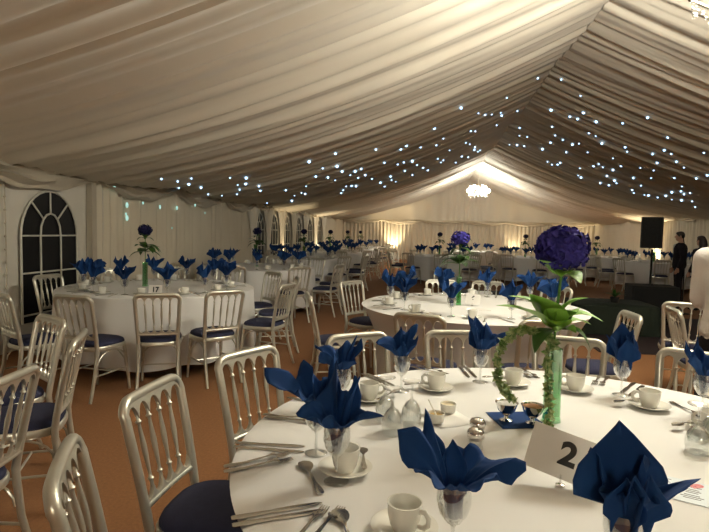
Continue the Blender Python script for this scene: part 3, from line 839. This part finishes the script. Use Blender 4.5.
for i in range(19):
    a = math.radians(40 + 212 * i / 18); arc.append(L3(-.112 + .098 * math.cos(a) * (1.0), -.02 - .02 * i / 18, .205 + .125 * math.sin(a) + (.0)))
arc = [L3(0, 0, .27)] + [L3(-.01, -.01, .30)] + arc[2:]
arc = [Vector((p.x, p.y, max(p.z, .010))) for p in arc]
ivy('ivy_trail', arc, 95, 1, 'variegated ivy trail curling in a ring beside the vase', (VX, VY, TZ))
drop = [L3(-.005, -.005, .27), L3(-.024, -.03, .29), L3(-.036, -.036, .22), L3(-.034, -.045, .15), L3(-.030, -.05, .09), L3(-.034, -.07, .03), L3(-.046, -.10, .010), L3(-.052, -.14, .012)]
ivy('ivy_trail', drop, 50, 2, 'ivy trail hanging down the front of the vase onto the card', (VX, VY, TZ))

# ================================================================ TABLE NUMBERED 6
def dress(x, y, n, off, E, N_, W, S, tname, grp, cutlery=False, sizeR=.80, seed=0, skip=(), full=True, photo_dir=None):
    r = random.Random(seed)
    for i in range(n):
        ang = off + 360 / n * i
        if i in skip: continue
        a = math.radians(ang); ph = phrase(ang, E, N_, W, S)
        ra = sizeR - .05
        gx, gy = x + ra * math.cos(a - .12), y + ra * math.sin(a - .12)
        lab = (lambda s: '%s on %s, %s' % (s, tname, ph)) if full else (lambda s: '%s on %s' % (s, tname))
        glassK.put((gx, gy, TZ), 0, lab('wine glass'), 'glass', 'wine glasses on ' + grp)
        napK[i % 3].put((gx, gy, TZ + .002), r.uniform(0, 6.28), lab('blue napkin'), 'napkin', 'napkins on ' + grp)
        cx, cy = x + (ra + .02) * math.cos(a + .10), y + (ra + .02) * math.sin(a + .10)
        saucerK.put((cx, cy, TZ), 0, lab('white saucer'), 'saucer', 'saucers on ' + grp)
        cupK.put((cx, cy, TZ + .0055), r.uniform(0, 6.28), lab('white cup'), 'cup', 'cups on ' + grp)
        if cutlery:
            for K, da, nm in ((knifeK, -.19, 'knife'), (forkK, .19, 'fork')):
                q = (x + .93 * math.cos(a + da), y + .93 * math.sin(a + da), TZ)
                K.put(q, a + PI, lab(nm), nm, nm + ' settings on ' + grp)
T6 = (.42, 4.95)
table(*T6, 'folding table under the cloth with the small 6 card', 'white cloth under the small 6 card and round hydrangea', var=2, rot=1.1)
dress(*T6, 10, 8, 'dance mat', 'far end', 'aisle', 'table numbered 2', 'table numbered 6', 'table numbered 6', cutlery=True, seed=3)
for ang, lb in ((251, 'tan-lit silver chair with its back to us at table numbered 6'), (146, 'silver chair beyond table numbered 6 on the aisle side, narrow spindles'),
                (197, 'silver chair seen edge-on in the aisle beside table numbered 6'), (100, 'pale silver chair at the far side of table numbered 6'),
                (78, 'pale silver chair behind the black-draped stand side of table numbered 6'), (46, 'silver chair behind the hydrangea of table numbered 2'),
                (285, 'silver chair between tables 2 and 6 with navy seat showing')):
    put_chair(*T6, ang, 1.24 if ang in (146, 197) else 1.16, lb)
p = on(458, 305); vaseK.put(p, .2, 'green vase behind the card numbered 6', 'vase')
t = make_flower(seed=9, bm='bloom', lf=1.4); t.location = p; tag(t, 'round violet hydrangea with leafy ruff on table numbered 6', 'flower'); t.scale = (1.15, 1.15, 1.0)
number_card('6', on(472, 306), math.radians(-12), math.radians(6), .13, .10, 'white card printed with a small black 6')
m = MB(); m.box(-.11, .11, -.08, .08, 0, .003); o = m.build('menu_sheet', M['paper'], smooth=False); o.location = on(478, 309); o.rotation_euler[2] = -.1; tag(o, 'bright white menu sheet beside the card numbered 6', 'menu')

# ================================================================ LEFT ROW
LROW = [(-2.9, 5.45), (-2.95, 8.95), (-2.95, 12.5), (-2.95, 16.0), (-2.95, 19.5), (-2.95, 23.3)]
LN = ['the arched window table', 'the second table along the pleated wall', 'the third table along the wall', 'the fourth table along the wall', 'the fifth table along the wall', 'the sixth table along the wall']
for i, (x, y) in enumerate(LROW):
    nm = LN[i]
    table(x, y, 'round folding table under the cloth of ' + nm[4:], 'white cloth to the ground on ' + nm, var=0 if i == 0 else 1, rot=i * .9)
    dress(x, y, 12 if i == 0 else 10, 10 if i == 0 else 7 * i, 'aisle', 'far end', 'tent wall', 'camera', nm, nm, cutlery=(i == 0), seed=20 + i, full=(i == 0))
    vx = x - (.17 if i == 0 else 0)
    vaseK.put((vx, y, TZ), .3 * i, 'green glass vase at the middle of ' + nm, 'vase')
    flowerK.put((vx, y, TZ), i * 1.3, 'hydrangea stem rising from ' + nm, 'flower')
    if i == 0:
        for k, (ang, d) in enumerate(((-62, 1.25), (-40, 1.24), (-8, 1.26), (22, 1.26), (52, 1.26), (82, 1.26), (112, 1.26), (142, 1.26))):
            put_chair(x, y, ang, d, 'silver chair at the arched window table, ' + phrase(round(ang / 30.) * 30, 'aisle', 'far end', 'tent wall', 'camera'), tw=(k * 37 % 9) - 4)
    else:
        for k in range(10):
            ang = 18 + 36 * k + i * 5
            put_chair(x, y, ang, 1.31 + .03 * ((k * 7) % 3), 'silver chair with navy seat at ' + nm, 'chairs at ' + nm, far=i > 1, tw=(k * 31 % 17) - 8)
number_card('17', on(155, 297), math.radians(5), 0, .13, .10, 'small white number card in front of the vase by the arched window')

# table off to the left, of which only the chairs' backs come into the picture
L0 = (-3.12, 1.5)
table(*L0, 'round folding table ringed by chairs just outside the picture', 'white cloth of the table just outside the picture', var=1, rot=.4)
def chair_at(rx, ry, face, label):
    """(rx, ry): middle of the top rail; face: direction the sitter looks"""
    a = math.radians(face); chair.put((rx + .265 * math.cos(a), ry + .265 * math.sin(a), 0), a - PI / 2, label, 'chair')
chair_at(-1.50, 1.72, 187, 'silver chair seen from behind at the picture edge, scalloped rail slanting up')
chair_at(-1.74, 2.46, 206, 'silver chair seen edge-on beside the carpet aisle')
chair_at(-2.22, 2.88, 240, 'silver chair with rounded top rail, seat towards the camera')
chair_at(-3.36, 3.77, 60, 'silver chair with rounded rail before the white tent sheet')
chair_at(-2.76, 3.80, 82, 'silver chair pulled back from the arched window table')
chair_at(-4.12, 5.28, -10, 'silver chair standing right in front of the arched window')

# ================================================================ FAR TABLES across the end of the tent
BN = ['the pale table straight ahead by the far wall', 'the next far table behind the big hydrangea', 'the far table between hydrangea and loudspeaker', 'the far table behind the loudspeaker', 'the last far table beside the man in the suit']
BT = [(.45, 15.6), (3.0, 16.4), (5.6, 18.3), (6.3, 15.6), (1.6, 20.5)]
BN[4] = 'the table in the second line by the far wall'
for i, (x, y) in enumerate(BT):
    nm = BN[i]
    table(x, y, 'folding table under the cloth of ' + nm[4:], 'white cloth on ' + nm, var=1, rot=i * 1.1)
    dress(x, y, 10, 9 * i, '', '', '', '', nm, nm, seed=50 + i, full=False)
    vaseK.put((x - .1, y, TZ), .3 * i, 'green glass vase on ' + nm, 'vase'); flowerK.put((x - .1, y, TZ), i * 1.7, 'hydrangea stem rising from ' + nm, 'flower')
    for k in range(10):
        if i == 4 and k % 2: continue
        put_chair(x, y, 14 + 36 * k + 7 * i, 1.31 + .04 * (k % 2), 'silver chair with navy seat at ' + nm, 'chairs at ' + nm, far=True, tw=(k * 31 % 17) - 8)

# small black-draped stand beyond table 6, with a white cloth on top
def draped_box(name, w_, d_, h_, material, label, loc, rz):
    rows = []; n = 64
    for s, z in ((.02, h_), (.97, h_), (1.0, h_ - .01), (1.01, h_ * .6), (1.03, h_ * .3), (1.05, .01)):
        row = []
        for i in range(n):
            a = 2 * PI * i / n; c, q = math.cos(a), math.sin(a); e = .25
            k = s * (1 + (.03 * math.sin(12 * a) if z < h_ * .9 else 0))
            row.append((math.copysign(abs(c) ** e, c) * w_ / 2 * k, math.copysign(abs(q) ** e, q) * d_ / 2 * k, z))
        rows.append(row)
    m = MB(); m.grid(rows, True); o = m.build(name, material); o.location = loc; o.rotation_euler[2] = rz; tag(o, label, 'table'); return o
draped_box('draped_stand', 1.0, .6, .55, M['black'], 'black-draped stand beyond table numbered 6', (.72, 7.95, 0), 0)
m = MB(); m.box(-.14, .14, -.12, .12, 0, .02); o = m.build('folded_cloth', M['linen'], smooth=False); o.location = (.80, 7.85, .551); tag(o, 'white folded cloth lying on the black-draped stand', 'cloth')
# black-draped low platform on the dark mat and its small plant
draped_box('draped_platform', 1.15, .95, .42, M['greencloth'], 'low dark green draped platform on the dance mat', (2.72, 8.35, .012), 0)
t = empty('potted_plant', (2.80, 8.35, .432)); m = MB(); m.lathe([(.05, 0), (.065, .08), (.06, .08), (.01, .07)], 14); m.build('pot', M['black'], t); l = MB(); r = random.Random(4)
for i in range(34):
    a = r.uniform(0, 6.28); e = r.uniform(.2, 1.2); L = r.uniform(.09, .16); leaf_mesh(l, (0, 0, .075), (L * math.cos(a) * math.cos(e) * 1.4, L * math.sin(a) * math.cos(e) * 1.4, .075 + L * math.sin(e)), .016, .2, N=5, K=2)
l.build('foliage', M['leafdark'], t); tag(t, 'small leafy pot plant on the dark draped platform', 'plant')

# ================================================================ loudspeaker on its subwoofer
t = empty('subwoofer', (3.66, 9.25, .012), math.radians(-8)); m = MB(); m.box(-.34, .34, -.28, .28, .02, .62); m.build('cabinet', M['black'], t, smooth=False)
m = MB(); m.box(-.31, .31, -.295, -.28, .05, .59); m.build('grille', M['grille'], t, smooth=False)
for k in ((-.28, -.22), (.28, -.22), (-.28, .22), (.28, .22)): m = MB(); m.lathe([(.02, 0), (.02, .021)], 10, (k[0], k[1], 0)); m.build('foot', M['black'], t)
tag(t, 'big black bass cabinet on the dark mat under the loudspeaker pole', 'speaker')
m = MB(); m.lathe([(.03, 0), (.03, .01), (.017, .012), (.017, .58), (.019, .59)], 12); o = m.build('speaker_pole', M['black']); o.location = (3.64, 9.25, .632); tag(o, 'thin black pole standing on the bass cabinet', 'pole')
t = empty('loudspeaker', (3.62, 9.25, 1.222), math.radians(-22)); m = MB()
rows = []
for z, s in ((0, .94), (.01, 1), (.58, 1), (.59, .94)): rows.append([(x * s * .76, y * s, .02 + z * .85) for x, y in ((-.19, -.17), (.19, -.17), (.21, -.10), (.13, .18), (-.13, .18), (-.21, -.10))])
m.grid(rows, True); m.f += [(5, 4, 3, 2, 1, 0), (18, 19, 20, 21, 22, 23)]; m.mi += [0, 0]; m.build('cabinet', M['black'], t, smooth=False)
m = MB(); m.box(-.13, .13, -.182, -.17, .04, .50); m.build('grille', M['grille'], t, smooth=False)
m = MB(); m.lathe([(.001, 0), (.045, .003), (.11, .015), (.12, .012)], 22, (0, -.196, .2), (0, -1, 0), cap=False); m.build('driver_cone', M['grille'], t)
tag(t, 'black loudspeaker on a pole beside the man in the suit', 'speaker')
m = MB(); m.lathe([(.13, .0), (.13, .012), (.012, .02), (.010, .9)], 14); m.tube([(0, 0, .9), (0, 0, 1.18), (-.05, 0, 1.42)], .008, 8); m.ball((-.055, 0, 1.45), (.022, .022, .032)); o = m.build('microphone_stand', M['black']); o.location = (4.75, 10.6, 0); tag(o, 'thin microphone stand between loudspeaker and man', 'stand')

# ================================================================ people
def limb(m, pts, rr, flat=1.0):
    """chain of tapered rounded limbs"""
    pts = [Vector(p) for p in pts]
    for i in range(len(pts) - 1):
        a, b = pts[i], pts[i + 1]; ra, rb = rr[i], rr[i + 1]; N = 5
        m.tube([a.lerp(b, k / N) for k in range(N + 1)], [ra + (rb - ra) * k / N for k in range(N + 1)], 12)
    for p, r in zip(pts, rr): m.ball(p, r * .99, 12, 8)
def remesh(o, vox=.012, it=6):
    md = o.modifiers.new('r', 'REMESH'); md.mode = 'VOXEL'; md.voxel_size = vox; md.use_smooth_shade = True
    md = o.modifiers.new('s', 'SMOOTH'); md.iterations = it; md.factor = .5
    return o
def person(H, loc, rz, head_turn, clothes, hair, label, arms, skirt=False, long_hair=False, legspread=.09, lean=0):
    root = empty('person', loc, rz); k = H / 1.75
    def V(x, y, z): return Vector((x, y + lean * max(0, z - .95), z)) * k
    hd = V(0, .02, 1.63)
    HR = Matrix.Rotation(head_turn, 3, 'Z')
    def hv(x, y, z): return hd + HR @ (Vector((x, y, z)) * k)
    b = MB()
    b.ball(hd, (.074 * k, .092 * k, .112 * k), 20, 14)
    b.ball(hv(0, .035, -.055), (.052 * k, .058 * k, .062 * k), 16, 10)                      # jaw
    limb(b, [hv(0, .088, .012), hv(0, .108, -.020)], [.011 * k, .016 * k])                  # nose
    for s in (-1, 1):
        limb(b, [hv(s * .076, -.005, .012), hv(s * .078, -.008, -.022)], [.014 * k, .011 * k])  # ears
        b.ball(hv(s * .032, .078, .014), .014 * k, 8, 6)
    b.ball(hv(0, .084, -.052), (.024 * k, .012 * k, .008 * k), 10, 6)
    limb(b, [V(0, -.01, 1.42), V(0, .0, 1.55)], [.055 * k, .052 * k])
    limb(b, [V(-.12, -.01, 1.38), V(.12, -.01, 1.38)], [.075 * k, .075 * k]); limb(b, [V(0, 0, 1.30), V(0, 0, 1.08), V(0, 0, .95)], [.13 * k, .115 * k, .135 * k])
    A = []
    for s, (el, ha) in zip((-1, 1), arms):
        sh = V(s * .175, -.01, 1.385); A.append((sh, V(*el), V(*ha)))
        limb(b, [sh, V(*el), V(*ha)], [.052 * k, .040 * k, .027 * k])
        h = V(*ha); d = (h - V(*el)).normalized(); side = d.cross(Vector((0, 1, 0))).normalized() * s; nn = d.cross(side)
        limb(b, [h, h + d * .08 * k], [.030 * k, .034 * k])
        for f in range(4):
            o_ = nn * ((f - 1.5) * .019 * k); ln = (.068, .080, .076, .058)[f]
            limb(b, [h + d * .085 * k + o_, h + d * (.085 + ln * .5) * k + o_, h + d * (.085 + ln) * k + o_ * .9 + side * -.014 * k], [.0105 * k, .0095 * k, .0085 * k])
        limb(b, [h + d * .03 * k + nn * -.028 * k, h + d * .075 * k + nn * -.055 * k, h + d * .105 * k + nn * -.058 * k], [.014 * k, .011 * k, .0095 * k])
    L = []
    for s in (-1, 1):
        q = [V(s * .085, 0, .92), V(s * (legspread + .01), .01, .50), V(s * legspread, -.02, .09)]; L.append(q)
        limb(b, q, [.088 * k, .056 * k, .038 * k])
    remesh(b.build('body', M['skin'], root), .010 * k, 3)
    for q in L:
        sh_ = MB(); a = q[2]; limb(sh_, [Vector((a.x, a.y - .03 * k, .045)), Vector((a.x, a.y + .09 * k, .040)), Vector((a.x, a.y + .17 * k, .030))], [.045 * k, .042 * k, .030 * k]); remesh(sh_.build('shoe', M['black'], root), .012)
    # top garment
    g = MB(); limb(g, [V(-.135, -.01, 1.375), V(.135, -.01, 1.375)], [.088 * k, .088 * k])
    limb(g, [V(-.05, 0, 1.28), V(-.045, 0, 1.08), V(-.05, 0, .93)], [.138 * k, .122 * k, .142 * k]); limb(g, [V(.05, 0, 1.28), V(.045, 0, 1.08), V(.05, 0, .93)], [.138 * k, .122 * k, .142 * k])
    limb(g, [V(0, -.005, 1.33), V(0, 0, 1.08), V(0, 0, .93)], [.158 * k, .150 * k, .160 * k])
    for sh, el, ha in A: limb(g, [sh, el, el.lerp(ha, .93)], [.070 * k, .056 * k, .040 * k])
    remesh(g.build('jacket' if not skirt else 'sweater', M[clothes[0]], root), .014, 4)
    g = MB()
    if skirt:
        rows = []
        for z, w_, d_ in ((1.01, .165, .125), (.955, .183, .142), (.93, .185, .145), (.80, .19, .15), (.6, .185, .15), (.42, .19, .16)):
            rows.append([(w_ * k * math.cos(2 * PI * i / 32) * (1 + .02 * math.sin(i * 2)), d_ * k * math.sin(2 * PI * i / 32), z * k) for i in range(32)])
        g.grid(rows, True); g.build('skirt', M[clothes[1]], root)
    else:
        for q in L: limb(g, [q[0], q[1], q[2] - Vector((0, 0, .02))], [.108 * k, .078 * k, .062 * k])
        limb(g, [V(-.06, 0, .95), V(.06, 0, .95)], [.12 * k, .12 * k]); remesh(g.build('trousers', M[clothes[1]], root), .014, 4)
        g = MB(); limb(g, [V(0, .105, 1.40), V(0, .125, 1.20)], [.05 * k, .035 * k]); remesh(g.build('shirt', M['shirt'], root), .012, 3)
    h_ = MB(); h_.ball(hv(0, -.014, .024), (.083 * k, .098 * k, .103 * k), 18, 12); h_.ball(hv(0, .03, .075), (.066 * k, .062 * k, .042 * k), 14, 8)
    if long_hair: limb(h_, [hv(0, -.045, 0), hv(0, -.07, -.13), hv(0, -.075, -.26)], [.085 * k, .088 * k, .07 * k])
    # keep the face clear
    me = h_.build('hair', M[hair], root); md = remesh(me, .012, 3)
    tag(root, label, 'person'); return root
# man in a dark suit
mp = aty(677, 300, 12.5)
person(1.56, (mp.x, 12.5, 0), math.radians(75), 0, ('suit', 'suit'), 'hairdark', 'man in a dark suit standing by the loudspeaker with lowered arms', [((-.24, -.03, 1.10), (-.23, .06, .86)), ((.24, -.03, 1.10), (.23, .08, .86))])
mp = aty(698, 300, 11.2)
person(1.47, (mp.x, 11.2, 0), math.radians(25), 0, ('suit', 'suit'), 'hairdark', 'dark-haired person in black behind the woman in white', [((-.22, -.03, 1.10), (-.20, .10, .90)), ((.22, -.03, 1.10), (.20, .10, .90))], long_hair=True)
mp = CAM + ray(737, 300) * 3.0
person(1.64, (mp.x, mp.y, 0), math.radians(-40), 0, ('sweater', 'suit'), 'hairblond', 'woman in a white sweater and black skirt at the picture edge', [((-.205, .03, 1.12), (-.10, .22, 1.04)), ((.205, .03, 1.12), (.10, .22, 1.04))], skirt=True)
# two chairs beside her
chair_at(1.50, 4.10, 182, 'silver chair angled beside the big hydrangea leaves')
chair_at(1.95, 4.50, -8, 'silver chair with slim spindles next to the woman in white')
chair_at(2.24, 4.90, 70, 'silver chair half hidden behind the woman in white')

# ================================================================ chandeliers
def make_chandelier():
    t = empty('chandelier'); m = MB()
    m.lathe([(.006, 1.0), (.006, .34), (.03, .32), (.045, .26), (.025, .20), (.05, .12), (.07, .06), (.035, 0), (.012, -.05), (.022, -.07), (.001, -.1)], 14, cap=False); m.build('column', M['brass'], t)
    for k in range(10):
        a = 2 * PI * k / 10; R = .40 if k % 2 else .28; zz = .02 if k % 2 else .16; m = MB(); q = []
        for i in range(13):
            f = i / 12; q.append((R * f * math.cos(a), R * f * math.sin(a), .10 + (zz - .10) * f - .14 * math.sin(PI * f) ** 1.2))
        m.tube(q, .009, 8); m.lathe([(.008, 0), (.035, .012), (.036, .018)], 12, (R * math.cos(a), R * math.sin(a), zz)); m.build('arm', M['brass'], t)
        m = MB(); m.lathe([(.022, .018), (.05, .05), (.058, .085), (.045, .13), (.04, .14)], 12, (R * math.cos(a), R * math.sin(a), zz), cap=True); m.build('lamp_shade', M['lamp'], t)
    m = MB()
    for k in range(10):
        a = 2 * PI * k / 10; b = a + 2 * PI / 10
        for i in range(9):
            f = i / 8; A_ = Vector((.36 * math.cos(a), .36 * math.sin(a), 0)).lerp(Vector((.36 * math.cos(b), .36 * math.sin(b), 0)), f); A_.z = -.02 - .10 * math.sin(PI * f)
            m.ball(A_, .011, 6, 4)
    m.build('crystal_chain', M['glass'], t)
    return t
chK = Kind(make_chandelier())
for y, z, lb in ((3.5, 2.93, 'gilt chandelier with lit shades above table numbered 2, mostly above the picture'), (21.4, 2.98, 'glowing chandelier under the far peak of the tent'), (-7.4, 3.02, 'unseen chandelier added behind the camera as fill light')):  # last one is added out of view, to brighten the near end
    chK.put((XC, y, z), .3, lb, 'lamp')
# uplighters on the ground against the walls
def make_up():
    t = empty('uplighter'); m = MB(); m.lathe([(.07, 0), (.075, .02), (.06, .16), (.07, .18), (.06, .18), (.055, .15)], 16); m.build('can', M['black'], t)
    m = MB(); m.lathe([(.0535, .155), (.001, .157)], 16); m.build('lens', M['upl'], t); return t
upK = Kind(make_up())
for x, y, e, lb in ((-1.75, 27.25, 160, 'at the foot of the far wall near the sixth table'), (7.9, 20.3, 150, 'against the side wall behind the loudspeaker'), (4.3, 27.25, 60, 'at the foot of the far wall behind the big hydrangea'),
                    (-4.15, 15.75, 45, 'between the far arched windows'), (-4.15, 20.7, 60, 'by the last arched window'), (7.3, 27.2, 70, 'in the far corner of the tent')):
    upK.put((x, y, 0), 0, 'black uplighter ' + lb, 'lamp', 'uplighters along the walls')
    ld = bpy.data.lights.new('uplight_beam', 'SPOT'); ld.energy = e; ld.color = (1, .80, .50); ld.spot_size = math.radians(80); ld.spot_blend = .8; ld.shadow_soft_size = .04
    lo = bpy.data.objects.new('uplight_beam', ld); C.objects.link(lo); lo.location = (x, y, .22)
    cx = XC; d = Vector((0, 0, 1)); 
    if x < -4: d = Vector((-.12, 0, 1))
    elif y > 27: d = Vector((0, .12, 1))
    else: d = Vector((.12, 0, 1))
    lo.rotation_euler = d.to_track_quat('-Z', 'Y').to_euler()

# ================================================================ stars in the lining
S8 = [(372,154),(418,157),(221,213),(255,223),(268,226),(281,225),(299,222),(301,228),(291,247),(240,258),(249,259),(238,284),(230,281),(247,295),(254,299),(258,296),(248,290),
 (398,217),(435,230),(450,235),(462,222),(456,189),(487,240),(400,250),(406,267),(421,276),(428,300),(440,285),(453,283),(473,262),(498,283),(539,243),(588,232),(548,299),(574,331),(598,304),(621,296),(635,303),(645,319),(607,321),(628,271),(699,301),(706,345),(641,350),(656,367),(672,380),(654,377),(636,379),(624,386),(608,389),(590,385),(582,384),(561,380),(558,374),(575,366),(560,351),(595,351),(536,327),(520,335),(508,347),(523,356),(527,361),(512,365),(495,361),(455,331),(452,345),(457,350),(482,327),(492,323),(400,324),(391,319),(411,324),(416,321),(381,294),(397,281),(336,267),(345,288),(331,286),(316,285),(336,252),(351,270),(332,219),(636,393),(655,395),(676,397),(682,408),(660,383),
 (168,253),(186,273),(172,286),(141,290),(113,287),(102,294),(125,318),(96,324),(108,320),(134,325),(146,330),(155,335),(175,313),(181,320),(186,316),(198,296),(210,320),(222,308),(235,310),(311,193),(53,295),(70,321),(24,333),(12,338),(32,345),(18,350),(45,352),(82,348),(92,358),(62,360),(70,367),(5,366),(14,367),(110,337),(125,345),(84,355),
 (544,290),(486,268),(520,312),(470,300),(660,330),(684,352),(600,336),(500,330)]
S7 = [(318,353),(350,358),(352,370),(377,352),(372,363),(396,370),(410,383),(437,385),(453,350),(468,364),(472,374),(485,351),(484,362),(510,367),(513,376),(467,383),(526,400),(563,375),(580,385),(575,396),(594,380),(603,367),(609,319),(622,348),(636,332),(646,350),(660,355),(661,303),(664,328),(674,338),(672,380),(676,375),(682,367),(690,345),(601,382)]
spx = [(349 + x / 1.97, y / 1.97) for x, y in S8] + [(x / 1.97, y / 1.97) for x, y in S7]
sm = MB(); sm.ball((0, 0, 0), 1, 8, 6); sme = sm.mesh('star_light', M['star'])
for i, (px, py) in enumerate(spx):
    d = ray(px, py); t_ = 2.0; hit = None
    while t_ < 40:
        p = CAM + d * t_
        if XL < p.x < XR and Y0 < p.y < Y1 and p.z > roof(p.x, p.y): hit = p; break
        if p.x < XL + .05 or p.x > XR - .05: break
        t_ += .02
    if hit is None: continue
    o = bpy.data.objects.new('star_light', sme); C.objects.link(o); o.location = hit - d.normalized() * .03; s_ = rnd.uniform(.013, .027) * (.65 + hit.y / 30); o.scale = (s_, s_, s_)
    tag(o, 'tiny blue-white star light set in the grey roof lining', 'light', 'star lights in the roof lining')
gm = MB(); gm.ball((0, 0, 0), 1, 10, 6); gme = gm.mesh('glow_light', M['glow'])
for px, py, s_ in ((127, 205, .035), (127, 218, .035), (114, 187, .04), (143, 203, .022), (160, 207, .03), (172, 228, .018), (177, 208, .03), (195, 205, .03), (126, 214, .02), (205, 213, .02), (143, 190, .02)):
    d = ray(px, py); k = (XL + .10) / d.x; p = CAM + d * k
    o = bpy.data.objects.new('wall_light', gme); C.objects.link(o); o.location = p; o.scale = (s_ * .4, s_, s_ * 1.2)
    tag(o, 'dim greenish light glimmering on the pleated wall drape', 'light', 'dim lights on the wall drape')
